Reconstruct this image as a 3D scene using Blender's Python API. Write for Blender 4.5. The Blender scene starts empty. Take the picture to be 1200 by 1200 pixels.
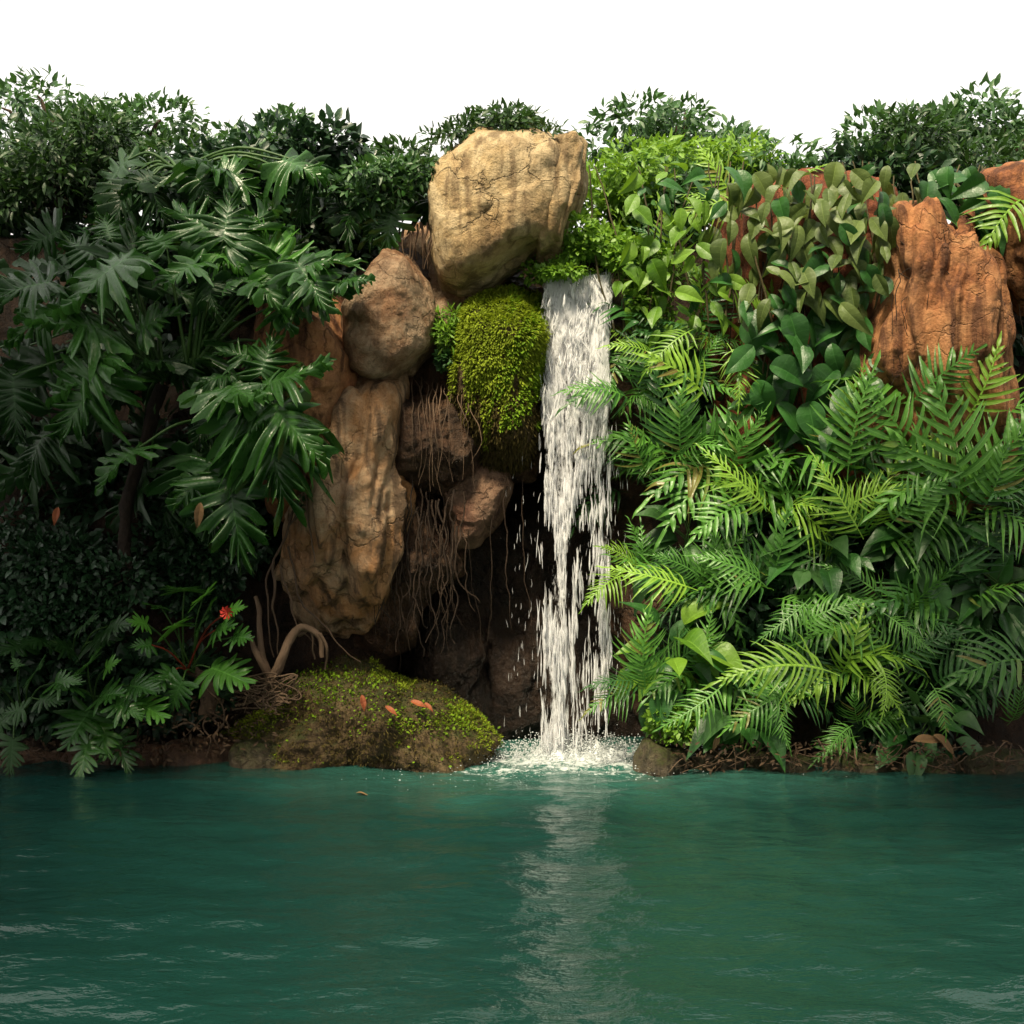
import bpy, math, random
import numpy as np
from mathutils import Vector, Matrix, noise

S = bpy.context.scene
COL = S.collection
rng = np.random.default_rng(7)
R = random.Random(11)
CAMH, F = 1.43, 1600.0            # camera height (m), focal length in photograph pixels

def P(px, py, d):                  # a point of the place: bearing as seen in the photograph, at its real distance
    return Vector(((px - 600) * d / F, d, CAMH - (py - 600) * d / F))

# ------------------------------------------------------------------ object helpers
def link(o): COL.objects.link(o); return o

def thing(name, label, cat, loc=(0, 0, 0), group=None):
    o = link(bpy.data.objects.new(name, None)); o.location = loc
    o.empty_display_size = 0.1
    o['label'] = label; o['category'] = cat
    if group: o['group'] = group
    return o

def tag(o, label, cat, group=None, kind=None):
    o['label'] = label; o['category'] = cat
    if group: o['group'] = group
    if kind: o['kind'] = kind
    return o

def mesh_np(name, V, Fc, mat=None, uv=None, rnd=None, smooth=True):
    V = np.asarray(V, float)
    me = bpy.data.meshes.new(name)
    if isinstance(Fc, np.ndarray):
        n, k = Fc.shape
        me.vertices.add(len(V)); me.vertices.foreach_set('co', V.ravel())
        me.loops.add(n * k); me.loops.foreach_set('vertex_index', Fc.ravel().astype(np.int32))
        me.polygons.add(n)
        me.polygons.foreach_set('loop_start', np.arange(0, n * k, k, dtype=np.int32))
        me.update(calc_edges=True)
    else:
        me.from_pydata([tuple(v) for v in V], [], Fc)
    if uv is not None:
        uv = np.asarray(uv, float)
        l = me.uv_layers.new(name='UVMap')
        idx = np.empty(len(me.loops), np.int32); me.loops.foreach_get('vertex_index', idx)
        l.data.foreach_set('uv', uv[idx].ravel())
    if rnd is not None:
        a = me.attributes.new('rnd', 'FLOAT', 'POINT'); a.data.foreach_set('value', np.asarray(rnd, float))
    if smooth:
        me.polygons.foreach_set('use_smooth', np.ones(len(me.polygons), bool))
    if mat: me.materials.append(mat)
    return me

def obj(name, me, parent=None, M=None):
    o = link(bpy.data.objects.new(name, me))
    if parent: o.parent = parent
    if M is not None: o.matrix_basis = M
    return o

def frame(base, tip, nh, unit=1.0):
    y = (tip - base); L = y.length; y = y / L
    z = nh - y * nh.dot(y)
    if z.length < 1e-3: z = Vector((0.3, 0.2, 1)) - y * Vector((0.3, 0.2, 1)).dot(y)
    z.normalize(); x = y.cross(z)
    s = L / unit
    M = Matrix(((x.x, y.x, z.x, base.x), (x.y, y.y, z.y, base.y), (x.z, y.z, z.z, base.z), (0, 0, 0, 1)))
    return M @ Matrix.Diagonal((s, s, s, 1))

def grid_faces(nu, nv, wrap=False, off=0):
    i = np.arange(nu - 1 if not wrap else nu)[:, None]; j = np.arange(nv - 1)[None, :]
    i2 = (i + 1) % nu
    a = i * nv + j; b = i2 * nv + j
    return np.stack([a, b, b + 1, a + 1], -1).reshape(-1, 4) + off

def tube_arrays(pts, radii, n=7, wob=0.0):
    pts = [Vector(p) for p in pts]; V = []
    t = (pts[1] - pts[0]).normalized()
    a = t.orthogonal().normalized()
    m = len(pts)
    for i, p in enumerate(pts):
        t = (pts[min(i + 1, m - 1)] - pts[max(i - 1, 0)]).normalized()
        a = (a - t * a.dot(t)).normalized(); b = t.cross(a)
        for k in range(n):
            an = 2 * math.pi * k / n
            r = radii[i] * (1 + wob * noise.noise(p * 14 + Vector((math.cos(an), math.sin(an), 0))))
            V.append(p + (a * math.cos(an) + b * math.sin(an)) * r)
    Fc = []
    for i in range(m - 1):
        for k in range(n):
            k2 = (k + 1) % n
            Fc.append((i * n + k, i * n + k2, (i + 1) * n + k2, (i + 1) * n + k))
    return V, Fc

def curve_pts(ctrl, n=16, jit=0.0, seed=0):
    ctrl = [Vector(c) for c in ctrl]
    c = [2 * ctrl[0] - ctrl[1]] + ctrl + [2 * ctrl[-1] - ctrl[-2]]
    out = []; seg = len(ctrl) - 1
    for i in range(n + 1):
        u = i / n * seg; k = min(int(u), seg - 1); t = u - k
        p0, p1, p2, p3 = c[k:k + 4]
        p = 0.5 * ((2 * p1) + (p2 - p0) * t + (2 * p0 - 5 * p1 + 4 * p2 - p3) * t * t + (3 * p1 - p0 - 3 * p2 + p3) * t ** 3)
        if jit:
            p = p + noise.noise_vector(p * 5 + Vector((seed * 3.1, seed, 0))) * jit + noise.noise_vector(p * 14 + Vector((seed, 0, 5))) * jit * 0.35
        out.append(p)
    return out

def tubes_mesh(name, list_of, mat, n=6, wob=0.15):
    V = []; Fc = []; rn = []
    for pts, radii in list_of:
        v, f = tube_arrays(pts, radii, n, wob); o = len(V)
        V += v; Fc += [tuple(i + o for i in q) for q in f]; rn += [R.random()] * len(v)
    return mesh_np(name, V, np.array(Fc), mat, rnd=rn)

# ------------------------------------------------------------------ material helpers
def newmat(name):
    m = bpy.data.materials.new(name); m.use_nodes = True
    nt = m.node_tree; nt.nodes.clear()
    return m, nt, nt.nodes, nt.links

class NB:
    def __init__(s, nt): s.nt = nt; s.N = nt.nodes; s.L = nt.links
    def node(s, t, **kw):
        n = s.N.new(t)
        for k, v in kw.items(): setattr(n, k, v)
        return n
    def set(s, sock, v):
        if hasattr(v, 'links') or isinstance(v, bpy.types.NodeSocket): s.L.new(v, sock)
        else: sock.default_value = v
    def noise(s, vec, scale, detail=6, rough=0.6, dist=0.0):
        n = s.node('ShaderNodeTexNoise'); s.set(n.inputs['Vector'], vec)
        n.inputs['Scale'].default_value = scale; n.inputs['Detail'].default_value = detail
        n.inputs['Roughness'].default_value = rough; n.inputs['Distortion'].default_value = dist
        return n.outputs['Fac']
    def mapping(s, vec, scale=(1, 1, 1), loc=(0, 0, 0)):
        n = s.node('ShaderNodeMapping'); s.set(n.inputs['Vector'], vec)
        n.inputs['Scale'].default_value = scale; n.inputs['Location'].default_value = loc
        return n.outputs[0]
    def ramp(s, fac, stops):
        n = s.node('ShaderNodeValToRGB'); s.set(n.inputs[0], fac)
        e = n.color_ramp.elements
        while len(e) < len(stops): e.new(0.5)
        for i, (p, c) in enumerate(stops):
            e[i].position = p; e[i].color = (*c, 1) if len(c) == 3 else c
        return n.outputs[0]
    def rng(s, fac, a, b, c=0.0, d=1.0):
        n = s.node('ShaderNodeMapRange'); n.clamp = True
        s.set(n.inputs[0], fac)
        for i, v in zip((1, 2, 3, 4), (a, b, c, d)): n.inputs[i].default_value = v
        return n.outputs[0]
    def math(s, op, a, b=0.0, c=0.0):
        n = s.node('ShaderNodeMath', operation=op); s.set(n.inputs[0], a); s.set(n.inputs[1], b); s.set(n.inputs[2], c)
        return n.outputs[0]
    def mix(s, fac, a, b, mode='MIX'):
        n = s.node('ShaderNodeMix', data_type='RGBA', blend_type=mode)
        s.set(n.inputs[0], fac)
        for k, v in ((6, a), (7, b)):
            if isinstance(v, tuple) and len(v) == 3: v = (*v, 1)
            s.set(n.inputs[k], v)
        return n.outputs[2]
    def bump(s, h, strength, dist, prev=None):
        n = s.node('ShaderNodeBump'); s.set(n.inputs['Height'], h)
        n.inputs['Strength'].default_value = strength; n.inputs['Distance'].default_value = dist
        if prev is not None: s.L.new(prev, n.inputs['Normal'])
        return n.outputs[0]

def leaf_mat(name, dark, light, rough=0.4, transl=0.25, vein=0.35, nerv=0, tip=None, spec=0.5):
    m, nt, N, L = newmat(name); b = NB(nt)
    at = b.node('ShaderNodeAttribute', attribute_name='rnd').outputs['Fac']
    oi = b.node('ShaderNodeObjectInfo').outputs['Random']
    r = b.math('FRACT', b.math('ADD', at, oi))
    tc = b.node('ShaderNodeTexCoord')
    geo = b.node('ShaderNodeNewGeometry')
    nz = b.noise(geo.outputs['Position'], 22, 4, 0.6)
    nb = b.noise(geo.outputs['Position'], 3.0, 2, 0.5)
    f = b.math('ADD', b.math('MULTIPLY', r, 0.5), b.math('MULTIPLY', b.math('ADD', nz, nb), 0.32))
    col = b.mix(b.rng(f, 0.2, 0.85), dark, light)
    if tip is not None:           # a few yellowing or browned leaves
        col = b.mix(b.rng(r, 0.965, 0.98), col, tip)
    if vein:
        uv = b.node('ShaderNodeSeparateXYZ'); L.new(tc.outputs['UV'], uv.inputs[0])
        v = b.rng(uv.outputs[0], 0.0, 0.055, 1, 0)
        if nerv:
            ph = b.math('ABSOLUTE', b.math('SUBTRACT', b.math('FRACT', uv.outputs[1]), 0.5))
            v = b.math('MAXIMUM', v, b.math('MULTIPLY', b.rng(ph, 0.0, 0.07, 1, 0), 0.55))
        lt = tuple(min(1, c * 1.9 + 0.03) for c in light)
        col = b.mix(b.math('MULTIPLY', v, vein), col, lt)
    # the underside of a leaf is paler and duller
    col = b.mix(b.math('MULTIPLY', geo.outputs['Backfacing'], 0.35), col, tuple(min(1, c * 1.3 + 0.015) for c in light))
    p = b.node('ShaderNodeBsdfPrincipled'); L.new(col, p.inputs['Base Color'])
    b.set(p.inputs['Roughness'], b.rng(nz, 0.3, 0.7, rough - 0.08, rough + 0.12))
    p.inputs['Specular IOR Level'].default_value = spec
    bh = b.noise(geo.outputs['Position'], 60, 2, 0.5)
    L.new(b.bump(bh, 0.25, 0.01), p.inputs['Normal'])
    t = b.node('ShaderNodeBsdfTranslucent')
    L.new(b.mix(0.5, col, tuple(min(1, c * k) for c, k in zip(light, (1.6, 1.5, 0.7)))), t.inputs['Color'])
    mx = b.node('ShaderNodeMixShader'); mx.inputs[0].default_value = transl
    L.new(p.outputs[0], mx.inputs[1]); L.new(t.outputs[0], mx.inputs[2])
    o = b.node('ShaderNodeOutputMaterial'); L.new(mx.outputs[0], o.inputs[0])
    return m

def rock_mat(name, light, mid, dark, streak=0.5, crack=0.5, rough=0.75, scale=1.0, stain=None, stain_amt=0.4, moss=0.0, seed=0, bump=1.0):
    m, nt, N, L = newmat(name); b = NB(nt)
    pos = b.node('ShaderNodeNewGeometry').outputs['Position']
    pos = b.mapping(pos, (scale,) * 3, (seed * 3.7, seed * 1.3, seed * 2.1))
    big = b.noise(pos, 2.2, 7, 0.62, 0.5)
    fine = b.noise(pos, 16, 8, 0.7, 0.2)
    gr = b.noise(pos, 85, 4, 0.7)
    st = b.noise(b.mapping(pos, (9, 9, 0.9)), 1.3, 6, 0.6, 0.4)
    col = b.ramp(b.math('ADD', b.math('MULTIPLY', big, 0.65), b.math('MULTIPLY', fine, 0.35)),
                 [(0.37, dark), (0.46, mid), (0.55, light), (0.68, tuple(c * 0.75 for c in mid))])
    if stain: col = b.mix(b.math('MULTIPLY', b.rng(b.noise(pos, 1.6, 5, 0.6, 1.0), 0.48, 0.62), stain_amt), col, stain)
    col = b.mix(b.math('MULTIPLY', b.rng(st, 0.49, 0.62), streak), col, tuple(c * 0.45 for c in dark))
    col = b.mix(b.math('MULTIPLY', b.rng(gr, 0.56, 0.72), 0.55), col, tuple(c * 0.6 for c in dark))
    col = b.mix(b.math('MULTIPLY', b.rng(gr, 0.42, 0.30), 0.25), col, tuple(min(1, c * 1.3) for c in light))
    vo = b.node('ShaderNodeTexVoronoi', feature='DISTANCE_TO_EDGE')
    dn = b.node('ShaderNodeTexNoise'); L.new(pos, dn.inputs['Vector']); dn.inputs['Scale'].default_value = 3.0; dn.inputs['Detail'].default_value = 6
    wv = b.node('ShaderNodeMixRGB'); wv.blend_type = 'ADD'; wv.inputs[0].default_value = 0.9
    L.new(pos, wv.inputs[1]); L.new(dn.outputs['Color'], wv.inputs[2])
    L.new(wv.outputs[0], vo.inputs['Vector']); vo.inputs['Scale'].default_value = 1.9
    ck = b.math('MULTIPLY', b.rng(vo.outputs['Distance'], 0.0, 0.022, 1, 0), b.rng(b.noise(pos, 1.4, 3), 0.42, 0.58))
    col = b.mix(b.math('MULTIPLY', ck, crack), col, tuple(c * 0.25 for c in dark))
    if moss:
        nm = b.node('ShaderNodeSeparateXYZ'); L.new(b.node('ShaderNodeNewGeometry').outputs['Normal'], nm.inputs[0])
        mf = b.math('MULTIPLY', b.rng(nm.outputs[2], 0.0, 0.7), b.rng(fine, 0.36, 0.56))
        col = b.mix(b.math('MULTIPLY', mf, moss), col, (0.045, 0.06, 0.010))
    p = b.node('ShaderNodeBsdfPrincipled'); L.new(col, p.inputs['Base Color'])
    b.set(p.inputs['Roughness'], b.rng(fine, 0.3, 0.7, rough - 0.15, rough + 0.12))
    p.inputs['Specular IOR Level'].default_value = 0.35
    h = b.math('ADD', b.math('MULTIPLY', fine, 0.8), b.math('MULTIPLY', st, 0.45))
    h = b.math('SUBTRACT', h, b.math('MULTIPLY', ck, 0.6))
    n1 = b.bump(h, 1.0 * bump, 0.07)
    n2 = b.bump(gr, 0.6 * bump, 0.008, n1)
    L.new(n2, p.inputs['Normal'])
    o = b.node('ShaderNodeOutputMaterial'); L.new(p.outputs[0], o.inputs[0])
    return m

def plain_mat(name, c1, c2, rough=0.7, scale=20, bump=0.5, stretch=(1, 1, 1)):
    m, nt, N, L = newmat(name); b = NB(nt)
    pos = b.mapping(b.node('ShaderNodeNewGeometry').outputs['Position'], stretch)
    n = b.noise(pos, scale, 6, 0.65); n2 = b.noise(pos, scale * 5, 4, 0.6)
    at = b.node('ShaderNodeAttribute', attribute_name='rnd').outputs['Fac']
    f = b.math('ADD', b.math('MULTIPLY', n, 0.7), b.math('MULTIPLY', at, 0.3))
    p = b.node('ShaderNodeBsdfPrincipled'); L.new(b.mix(b.rng(f, 0.25, 0.75), c1, c2), p.inputs['Base Color'])
    p.inputs['Roughness'].default_value = rough; p.inputs['Specular IOR Level'].default_value = 0.3
    L.new(b.bump(b.math('ADD', n, b.math('MULTIPLY', n2, 0.5)), bump, 0.02), p.inputs['Normal'])
    o = b.node('ShaderNodeOutputMaterial'); L.new(p.outputs[0], o.inputs[0])
    return m

M_ = {}
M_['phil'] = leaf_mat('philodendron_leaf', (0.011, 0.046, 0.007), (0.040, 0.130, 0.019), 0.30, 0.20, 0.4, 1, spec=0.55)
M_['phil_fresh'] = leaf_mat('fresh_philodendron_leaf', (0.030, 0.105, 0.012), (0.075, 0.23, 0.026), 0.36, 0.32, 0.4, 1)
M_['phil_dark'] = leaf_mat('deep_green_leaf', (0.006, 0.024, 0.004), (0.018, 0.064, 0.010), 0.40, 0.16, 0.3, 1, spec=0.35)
M_['petiole'] = plain_mat('petiole_green', (0.03, 0.075, 0.015), (0.07, 0.14, 0.03), 0.45, 12, 0.2)
M_['petiole_red'] = plain_mat('petiole_red', (0.16, 0.022, 0.012), (0.26, 0.05, 0.02), 0.5, 12, 0.2)
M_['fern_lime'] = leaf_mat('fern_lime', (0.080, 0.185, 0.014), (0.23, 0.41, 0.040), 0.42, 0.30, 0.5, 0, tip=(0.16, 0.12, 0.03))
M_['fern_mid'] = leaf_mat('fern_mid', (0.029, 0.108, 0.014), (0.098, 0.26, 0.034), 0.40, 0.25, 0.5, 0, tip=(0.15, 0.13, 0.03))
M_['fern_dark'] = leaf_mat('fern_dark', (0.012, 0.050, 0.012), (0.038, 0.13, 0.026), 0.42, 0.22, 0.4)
M_['vine_pale'] = leaf_mat('vine_pale', (0.045, 0.080, 0.016), (0.125, 0.175, 0.042), 0.5, 0.22, 0.5, 1)
M_['vine_dark'] = leaf_mat('vine_dark', (0.012, 0.055, 0.010), (0.035, 0.13, 0.022), 0.42, 0.22, 0.4, 1)
M_['vine_lime'] = leaf_mat('vine_lime', (0.055, 0.15, 0.010), (0.16, 0.30, 0.025), 0.45, 0.32, 0.4, 1)
M_['cover'] = leaf_mat('creeper_leaf', (0.065, 0.17, 0.012), (0.20, 0.36, 0.035), 0.5, 0.3, 0)
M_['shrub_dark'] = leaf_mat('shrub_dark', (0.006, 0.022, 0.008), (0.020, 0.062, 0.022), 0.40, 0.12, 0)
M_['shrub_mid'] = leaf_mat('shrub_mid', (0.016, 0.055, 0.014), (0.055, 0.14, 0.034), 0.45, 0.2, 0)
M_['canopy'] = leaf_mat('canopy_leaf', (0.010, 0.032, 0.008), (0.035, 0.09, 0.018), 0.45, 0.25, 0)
M_['moss'] = leaf_mat('moss_tuft', (0.085, 0.125, 0.008), (0.28, 0.36, 0.025), 0.8, 0.25, 0, spec=0.2)
M_['moss_bright'] = leaf_mat('moss_bright', (0.06, 0.12, 0.006), (0.19, 0.32, 0.014), 0.75, 0.25, 0, spec=0.2)
M_['moss_brown'] = leaf_mat('moss_brown', (0.030, 0.022, 0.006), (0.085, 0.065, 0.016), 0.85, 0.15, 0, spec=0.2)
M_['bark'] = plain_mat('root_bark', (0.060, 0.036, 0.022), (0.17, 0.11, 0.07), 0.8, 14, 0.7, (1, 1, 0.4))
M_['bark_dark'] = plain_mat('dark_root_bark', (0.014, 0.009, 0.006), (0.045, 0.027, 0.016), 0.85, 14, 0.7)
M_['stem'] = plain_mat('vine_stem', (0.05, 0.045, 0.02), (0.11, 0.085, 0.04), 0.7, 20, 0.4)
M_['deadleaf'] = plain_mat('dead_leaf', (0.20, 0.05, 0.018), (0.42, 0.13, 0.04), 0.6, 18, 0.3)
M_['deadtan'] = plain_mat('dead_leaf_tan', (0.14, 0.08, 0.035), (0.33, 0.20, 0.09), 0.7, 18, 0.3)
M_['litter'] = plain_mat('leaf_litter', (0.010, 0.007, 0.004), (0.075, 0.042, 0.02), 0.8, 18, 0.3)
M_['redflower'] = plain_mat('red_spathe', (0.45, 0.03, 0.02), (0.62, 0.07, 0.04), 0.5, 18, 0.2)

M_['rk_tan'] = rock_mat('tan_rock', (0.66, 0.51, 0.30), (0.56, 0.40, 0.20), (0.33, 0.20, 0.09), 0.75, 0.15, 0.7, 1.0, (0.33, 0.20, 0.08), 0.6, seed=1)
M_['rk_brown'] = rock_mat('brown_granular_rock', (0.54, 0.38, 0.24), (0.36, 0.21, 0.11), (0.13, 0.07, 0.036), 0.35, 0.4, 0.7, 1.2, (0.30, 0.11, 0.04), 0.4, seed=2, bump=1.3)
M_['rk_grey'] = rock_mat('streaked_rock', (0.52, 0.36, 0.22), (0.42, 0.24, 0.12), (0.17, 0.10, 0.055), 0.85, 0.08, 0.72, 1.0, (0.42, 0.18, 0.05), 0.7, seed=3)
M_['rk_orange'] = rock_mat('orange_rock', (0.46, 0.21, 0.085), (0.33, 0.125, 0.045), (0.14, 0.045, 0.018), 0.85, 0.25, 0.78, 1.0, (0.34, 0.19, 0.09), 0.5, seed=4, bump=0.8)
M_['rk_red'] = rock_mat('red_earth_rock', (0.33, 0.10, 0.04), (0.21, 0.058, 0.024), (0.075, 0.022, 0.012), 0.6, 0.6, 0.8, 1.1, seed=5, bump=1.2)
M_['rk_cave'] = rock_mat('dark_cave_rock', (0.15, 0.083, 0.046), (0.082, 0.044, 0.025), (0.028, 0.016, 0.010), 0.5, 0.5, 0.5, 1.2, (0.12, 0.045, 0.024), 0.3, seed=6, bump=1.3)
M_['rk_wet_shade'] = rock_mat('wet_brown_rock_painted_shade', (0.048, 0.028, 0.018), (0.025, 0.015, 0.010), (0.010, 0.006, 0.004), 0.5, 0.4, 0.38, 1.4, seed=16, bump=1.4)  # wet rock, base colours darkened further to paint in the cave's shade
M_['rk_pink'] = rock_mat('pink_brown_rock', (0.36, 0.22, 0.14), (0.25, 0.14, 0.085), (0.11, 0.055, 0.036), 0.5, 0.5, 0.65, 1.2, (0.22, 0.07, 0.045), 0.5, seed=7)
M_['rk_bank'] = rock_mat('bank_stone', (0.15, 0.115, 0.075), (0.070, 0.050, 0.030), (0.022, 0.016, 0.010), 0.5, 0.5, 0.5, 1.8, moss=0.9, seed=8)
M_['rk_moss'] = rock_mat('mossy_stone', (0.24, 0.16, 0.08), (0.13, 0.08, 0.035), (0.05, 0.03, 0.014), 0.4, 0.4, 0.8, 1.4, moss=0.9, seed=9, bump=1.3)
M_['soil'] = rock_mat('hillside_soil', (0.060, 0.032, 0.018), (0.032, 0.019, 0.011), (0.012, 0.008, 0.005), 0.4, 0.3, 0.9, 1.3, seed=10, bump=1.2)

# ------------------------------------------------------------------ leaf meshes
def lobed_leaf(name, mat, nl=8, cut=0.3, wid=0.42, a0=150, a1=12, seed=0, ruffle=0.02, droop=0.5, arch=0.25, fold=0.10, pw=2.6, teeth=0.07, spl=11, rows=7):
    r = random.Random(seed); V = []; U = []; Fs = []
    nu = nl * spl + 1
    for s in (-1, 1):
        off = len(V)
        jit = [r.uniform(-0.32, 0.32) for _ in range(nl + 1)]
        dr = [r.uniform(0.2, 1.5) for _ in range(nl + 1)]
        ln = [r.uniform(0.70, 1.20) for _ in range(nl + 1)]
        tp = [r.uniform(0, 6.28) for _ in range(nl + 1)]
        for i in range(nu):
            t = i / (nu - 1)
            ph = t * nl; k = min(int(ph), nl - 1); f = ph - k
            e = abs(2 * f - 1)
            prof = max(0.0, 1 - e ** pw) ** 0.75
            W = wid * (0.74 + 0.42 * math.sin(math.pi * min(1, t * 1.25 + 0.12)) - 0.22 * t)
            ext = W * ln[k] * (cut + (1 - cut) * prof)
            ext *= 1 + teeth * math.sin(f * 2 * math.pi * 2.5 + tp[k]) * prof
            ang = math.radians(a0 + (a1 - a0) * t ** 0.62)
            ym = 0.02 + 0.72 * t ** 1.15; zm = -arch * (ym ** 2)
            for j in range(rows):
                v = j / (rows - 1); rr = ext * v
                an = ang + jit[k] * v * prof * 0.8 + 0.25 * v * (1 - t) * (-0.6)
                x = s * math.sin(an) * rr; y = ym + math.cos(an) * rr
                z = zm + 0.16 * rr - droop * dr[k] * rr * rr * 1.3
                z += fold * (0.5 - abs(f - 0.5)) * rr * 1.6 * (-1 if k % 2 else 1) * 0.0 - fold * (e ** 2) * rr
                z += ruffle * v * v * math.sin(ph * 2 * math.pi * 1.5 + tp[k]) + ruffle * 0.5 * v * math.sin(7 * y + tp[0])
                z -= arch * max(0, y - ym) * ym
                V.append((x, y, z)); U.append((v * 0.9, f))
        g = grid_faces(nu, rows, off=off)
        Fs.append(g if s > 0 else g[:, ::-1])
    me = mesh_np(name, V, np.concatenate(Fs)[:, ::-1], mat, uv=U)
    return me

def fern_frond(name, mat, seed=0, npair=12, arch=0.5, plen=0.25, pw=0.032, stipe=0.16, wavy=0.02):
    r = random.Random(seed); V = []; U = []; Fc = []; rn = []
    side = r.uniform(-0.28, 0.28)
    def rach(t):
        return Vector((side * t * t, t * (1 - 0.12 * arch * t), arch * (0.45 * t - 0.75 * t * t)))
    def strip(c0, dirv, up, L, w, dr, bend, n=7, base_w=0.75):
        off = len(V); sd = dirv.cross(up).normalized(); rv = r.random()
        tw = r.uniform(-0.5, 0.5)
        for i in range(n):
            u = i / (n - 1)
            ww = w * (base_w + (1 - base_w) * min(1, u * 4)) * (1 - u ** 2.6) ** 0.8 if i < n - 1 else 0.0008
            ww *= 1 + 0.12 * math.sin(u * 9 + rv * 6)
            c = c0 + dirv * (u * L) + sd * (bend * L * u * u) - up * (dr * L * u * u) + up * (wavy * math.sin(u * 7 + rv * 9) * u)
            s2 = (sd * math.cos(tw * u) + up * math.sin(tw * u))
            V.extend([c - s2 * ww + up * ww * 0.35, c, c + s2 * ww + up * ww * 0.35])
            U.extend([(0.45, u), (0.0, u), (0.45, u)]); rn.extend([rv * 0.25] * 3)
        for i in range(n - 1):
            a = off + i * 3
            Fc.append((a, a + 1, a + 4, a + 3)); Fc.append((a + 1, a + 2, a + 5, a + 4))
    nz = Vector((0, 0, 1))
    # rachis with its narrow wing
    off = len(V); n = 22
    for i in range(n):
        t = i / (n - 1); c = rach(t); t2 = rach(min(1, t + .02)) - rach(max(0, t - .02)); t2.normalize()
        sd = t2.cross(nz).normalized(); w = 0.006 + (0.008 if t > stipe else 0)
        w *= (1 - 0.5 * t)
        V.extend([c - sd * w, c + nz * 0.003, c + sd * w]); U.extend([(0.06, t), (0, t), (0.06, t)]); rn.extend([0.1] * 3)
    for i in range(n - 1):
        a = off + i * 3
        Fc.append((a, a + 1, a + 4, a + 3)); Fc.append((a + 1, a + 2, a + 5, a + 4))
    for k in range(npair):
        for s in (-1, 1):
            t = stipe + (0.97 - stipe) * (k + (0.5 if s > 0 else 0) * 0.6 + r.uniform(-.12, .12)) / npair
            t = min(t, 0.985)
            c = rach(t); tg = (rach(min(1, t + .02)) - rach(max(0, t - .02))).normalized()
            up = (nz - tg * nz.dot(tg)).normalized(); sd = tg.cross(up)
            q = max(0.0, (t - stipe) / (1 - stipe))
            Lp = plen * (0.70 + 0.55 * math.sin(math.pi * min(1, q * 1.1 + 0.18))) * (1 - 0.62 * q ** 2.2) * r.uniform(0.85, 1.12)
            if r.random() < 0.04: Lp *= 0.45
            an = math.radians(70 - 34 * q + r.uniform(-7, 7))
            d = (tg * math.cos(an) + sd * (s * math.sin(an)) + up * r.uniform(0.0, 0.28)).normalized()
            up2 = (up - d * up.dot(d)).normalized()
            strip(c, d, up2, Lp, pw * r.uniform(0.75, 1.15), r.uniform(0.15, 0.8), -s * r.uniform(0.0, 0.22))
    tg = (rach(1) - rach(0.97)).normalized(); up = (nz - tg * nz.dot(tg)).normalized()
    strip(rach(0.985), tg, up, plen * 0.6, pw * 0.9, 0.2, 0.0)
    return mesh_np(name, V, np.array(Fc), mat, uv=U, rnd=rn)

def broad_leaf(name, mat, seed=0, wid=0.30, heart=0.10, fold=0.35, arch=0.3, nl=6):
    r = random.Random(seed); V = []; U = []; Fs = []
    nu, rows = 17, 5
    for s in (-1, 1):
        off = len(V); wv = r.uniform(0, 6)
        for i in range(nu):
            t = i / (nu - 1)
            w = wid * 1.12 * (math.sin(math.pi * t ** 0.82) ** 0.85) * (1 - 0.30 * t - 0.25 * t ** 4) if 0 < t < 1 else 0.001
            w = max(w, 0.001)
            for j in range(rows):
                v = j / (rows - 1); rr = w * v
                x = s * rr; y = t - heart * v * max(0, 1 - t * 3) + 0.10 * v * w
                z = -arch * t * t + fold * rr - 0.9 * rr * rr + 0.018 * v * math.sin(t * 11 + wv)
                V.append((x, y, z)); U.append((v * 0.9, t * nl - v * 0.5))
        g = grid_faces(nu, rows, off=off); Fs.append(g if s > 0 else g[:, ::-1])
    return mesh_np(name, V, np.concatenate(Fs)[:, ::-1], mat, uv=U)

PHIL = {k: [lobed_leaf('lobed_leaf', M_[k], nl=7 + i % 3, cut=0.20 + 0.04 * (i % 3), wid=0.50, pw=1.75, rows=8, seed=20 + i, ruffle=0.055 + 0.016 * (i % 3),
        droop=0.4 + 0.35 * (i % 3), arch=0.15 + 0.15 * (i % 4), fold=0.30, teeth=0.16, spl=14) for i in range(7)] for k in ('phil', 'phil_fresh', 'phil_dark')}
SELL = {k: [lobed_leaf('finger_leaf', M_[k], nl=8, cut=0.22, wid=0.42, a0=140, seed=60 + i, ruffle=0.006, droop=0.4 + 0.2 * (i % 3), arch=0.2,
        fold=0.10, pw=1.7, teeth=0.0, spl=8, rows=5) for i in range(4)] for k in ('phil', 'phil_fresh', 'phil_dark')}
FERN = {k: [fern_frond('fern_frond', M_[k], seed=100 + i, npair=(9, 13, 11, 15, 10, 12, 14, 9, 16, 11)[i], arch=(0.4, 0.75, 1.1, 0.6, 1.4)[i % 5], plen=(.34, .30, .38, .27, .42, .31, .26, .36, .24, .33)[i],
        pw=(.026, .017, .022, .014, .028, .019, .015, .024, .013, .021)[i]) for i in range(10)] for k in ('fern_lime', 'fern_mid', 'fern_dark')}
BROAD = {k: [broad_leaf('broad_leaf', M_[k], seed=200 + i, wid=0.29 + 0.035 * (i % 3), fold=0.35 + 0.3 * (i % 3), arch=0.2 + 0.3 * (i % 4)) for i in range(6)]
         for k in ('vine_pale', 'vine_dark', 'vine_lime', 'shrub_mid')}

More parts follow.
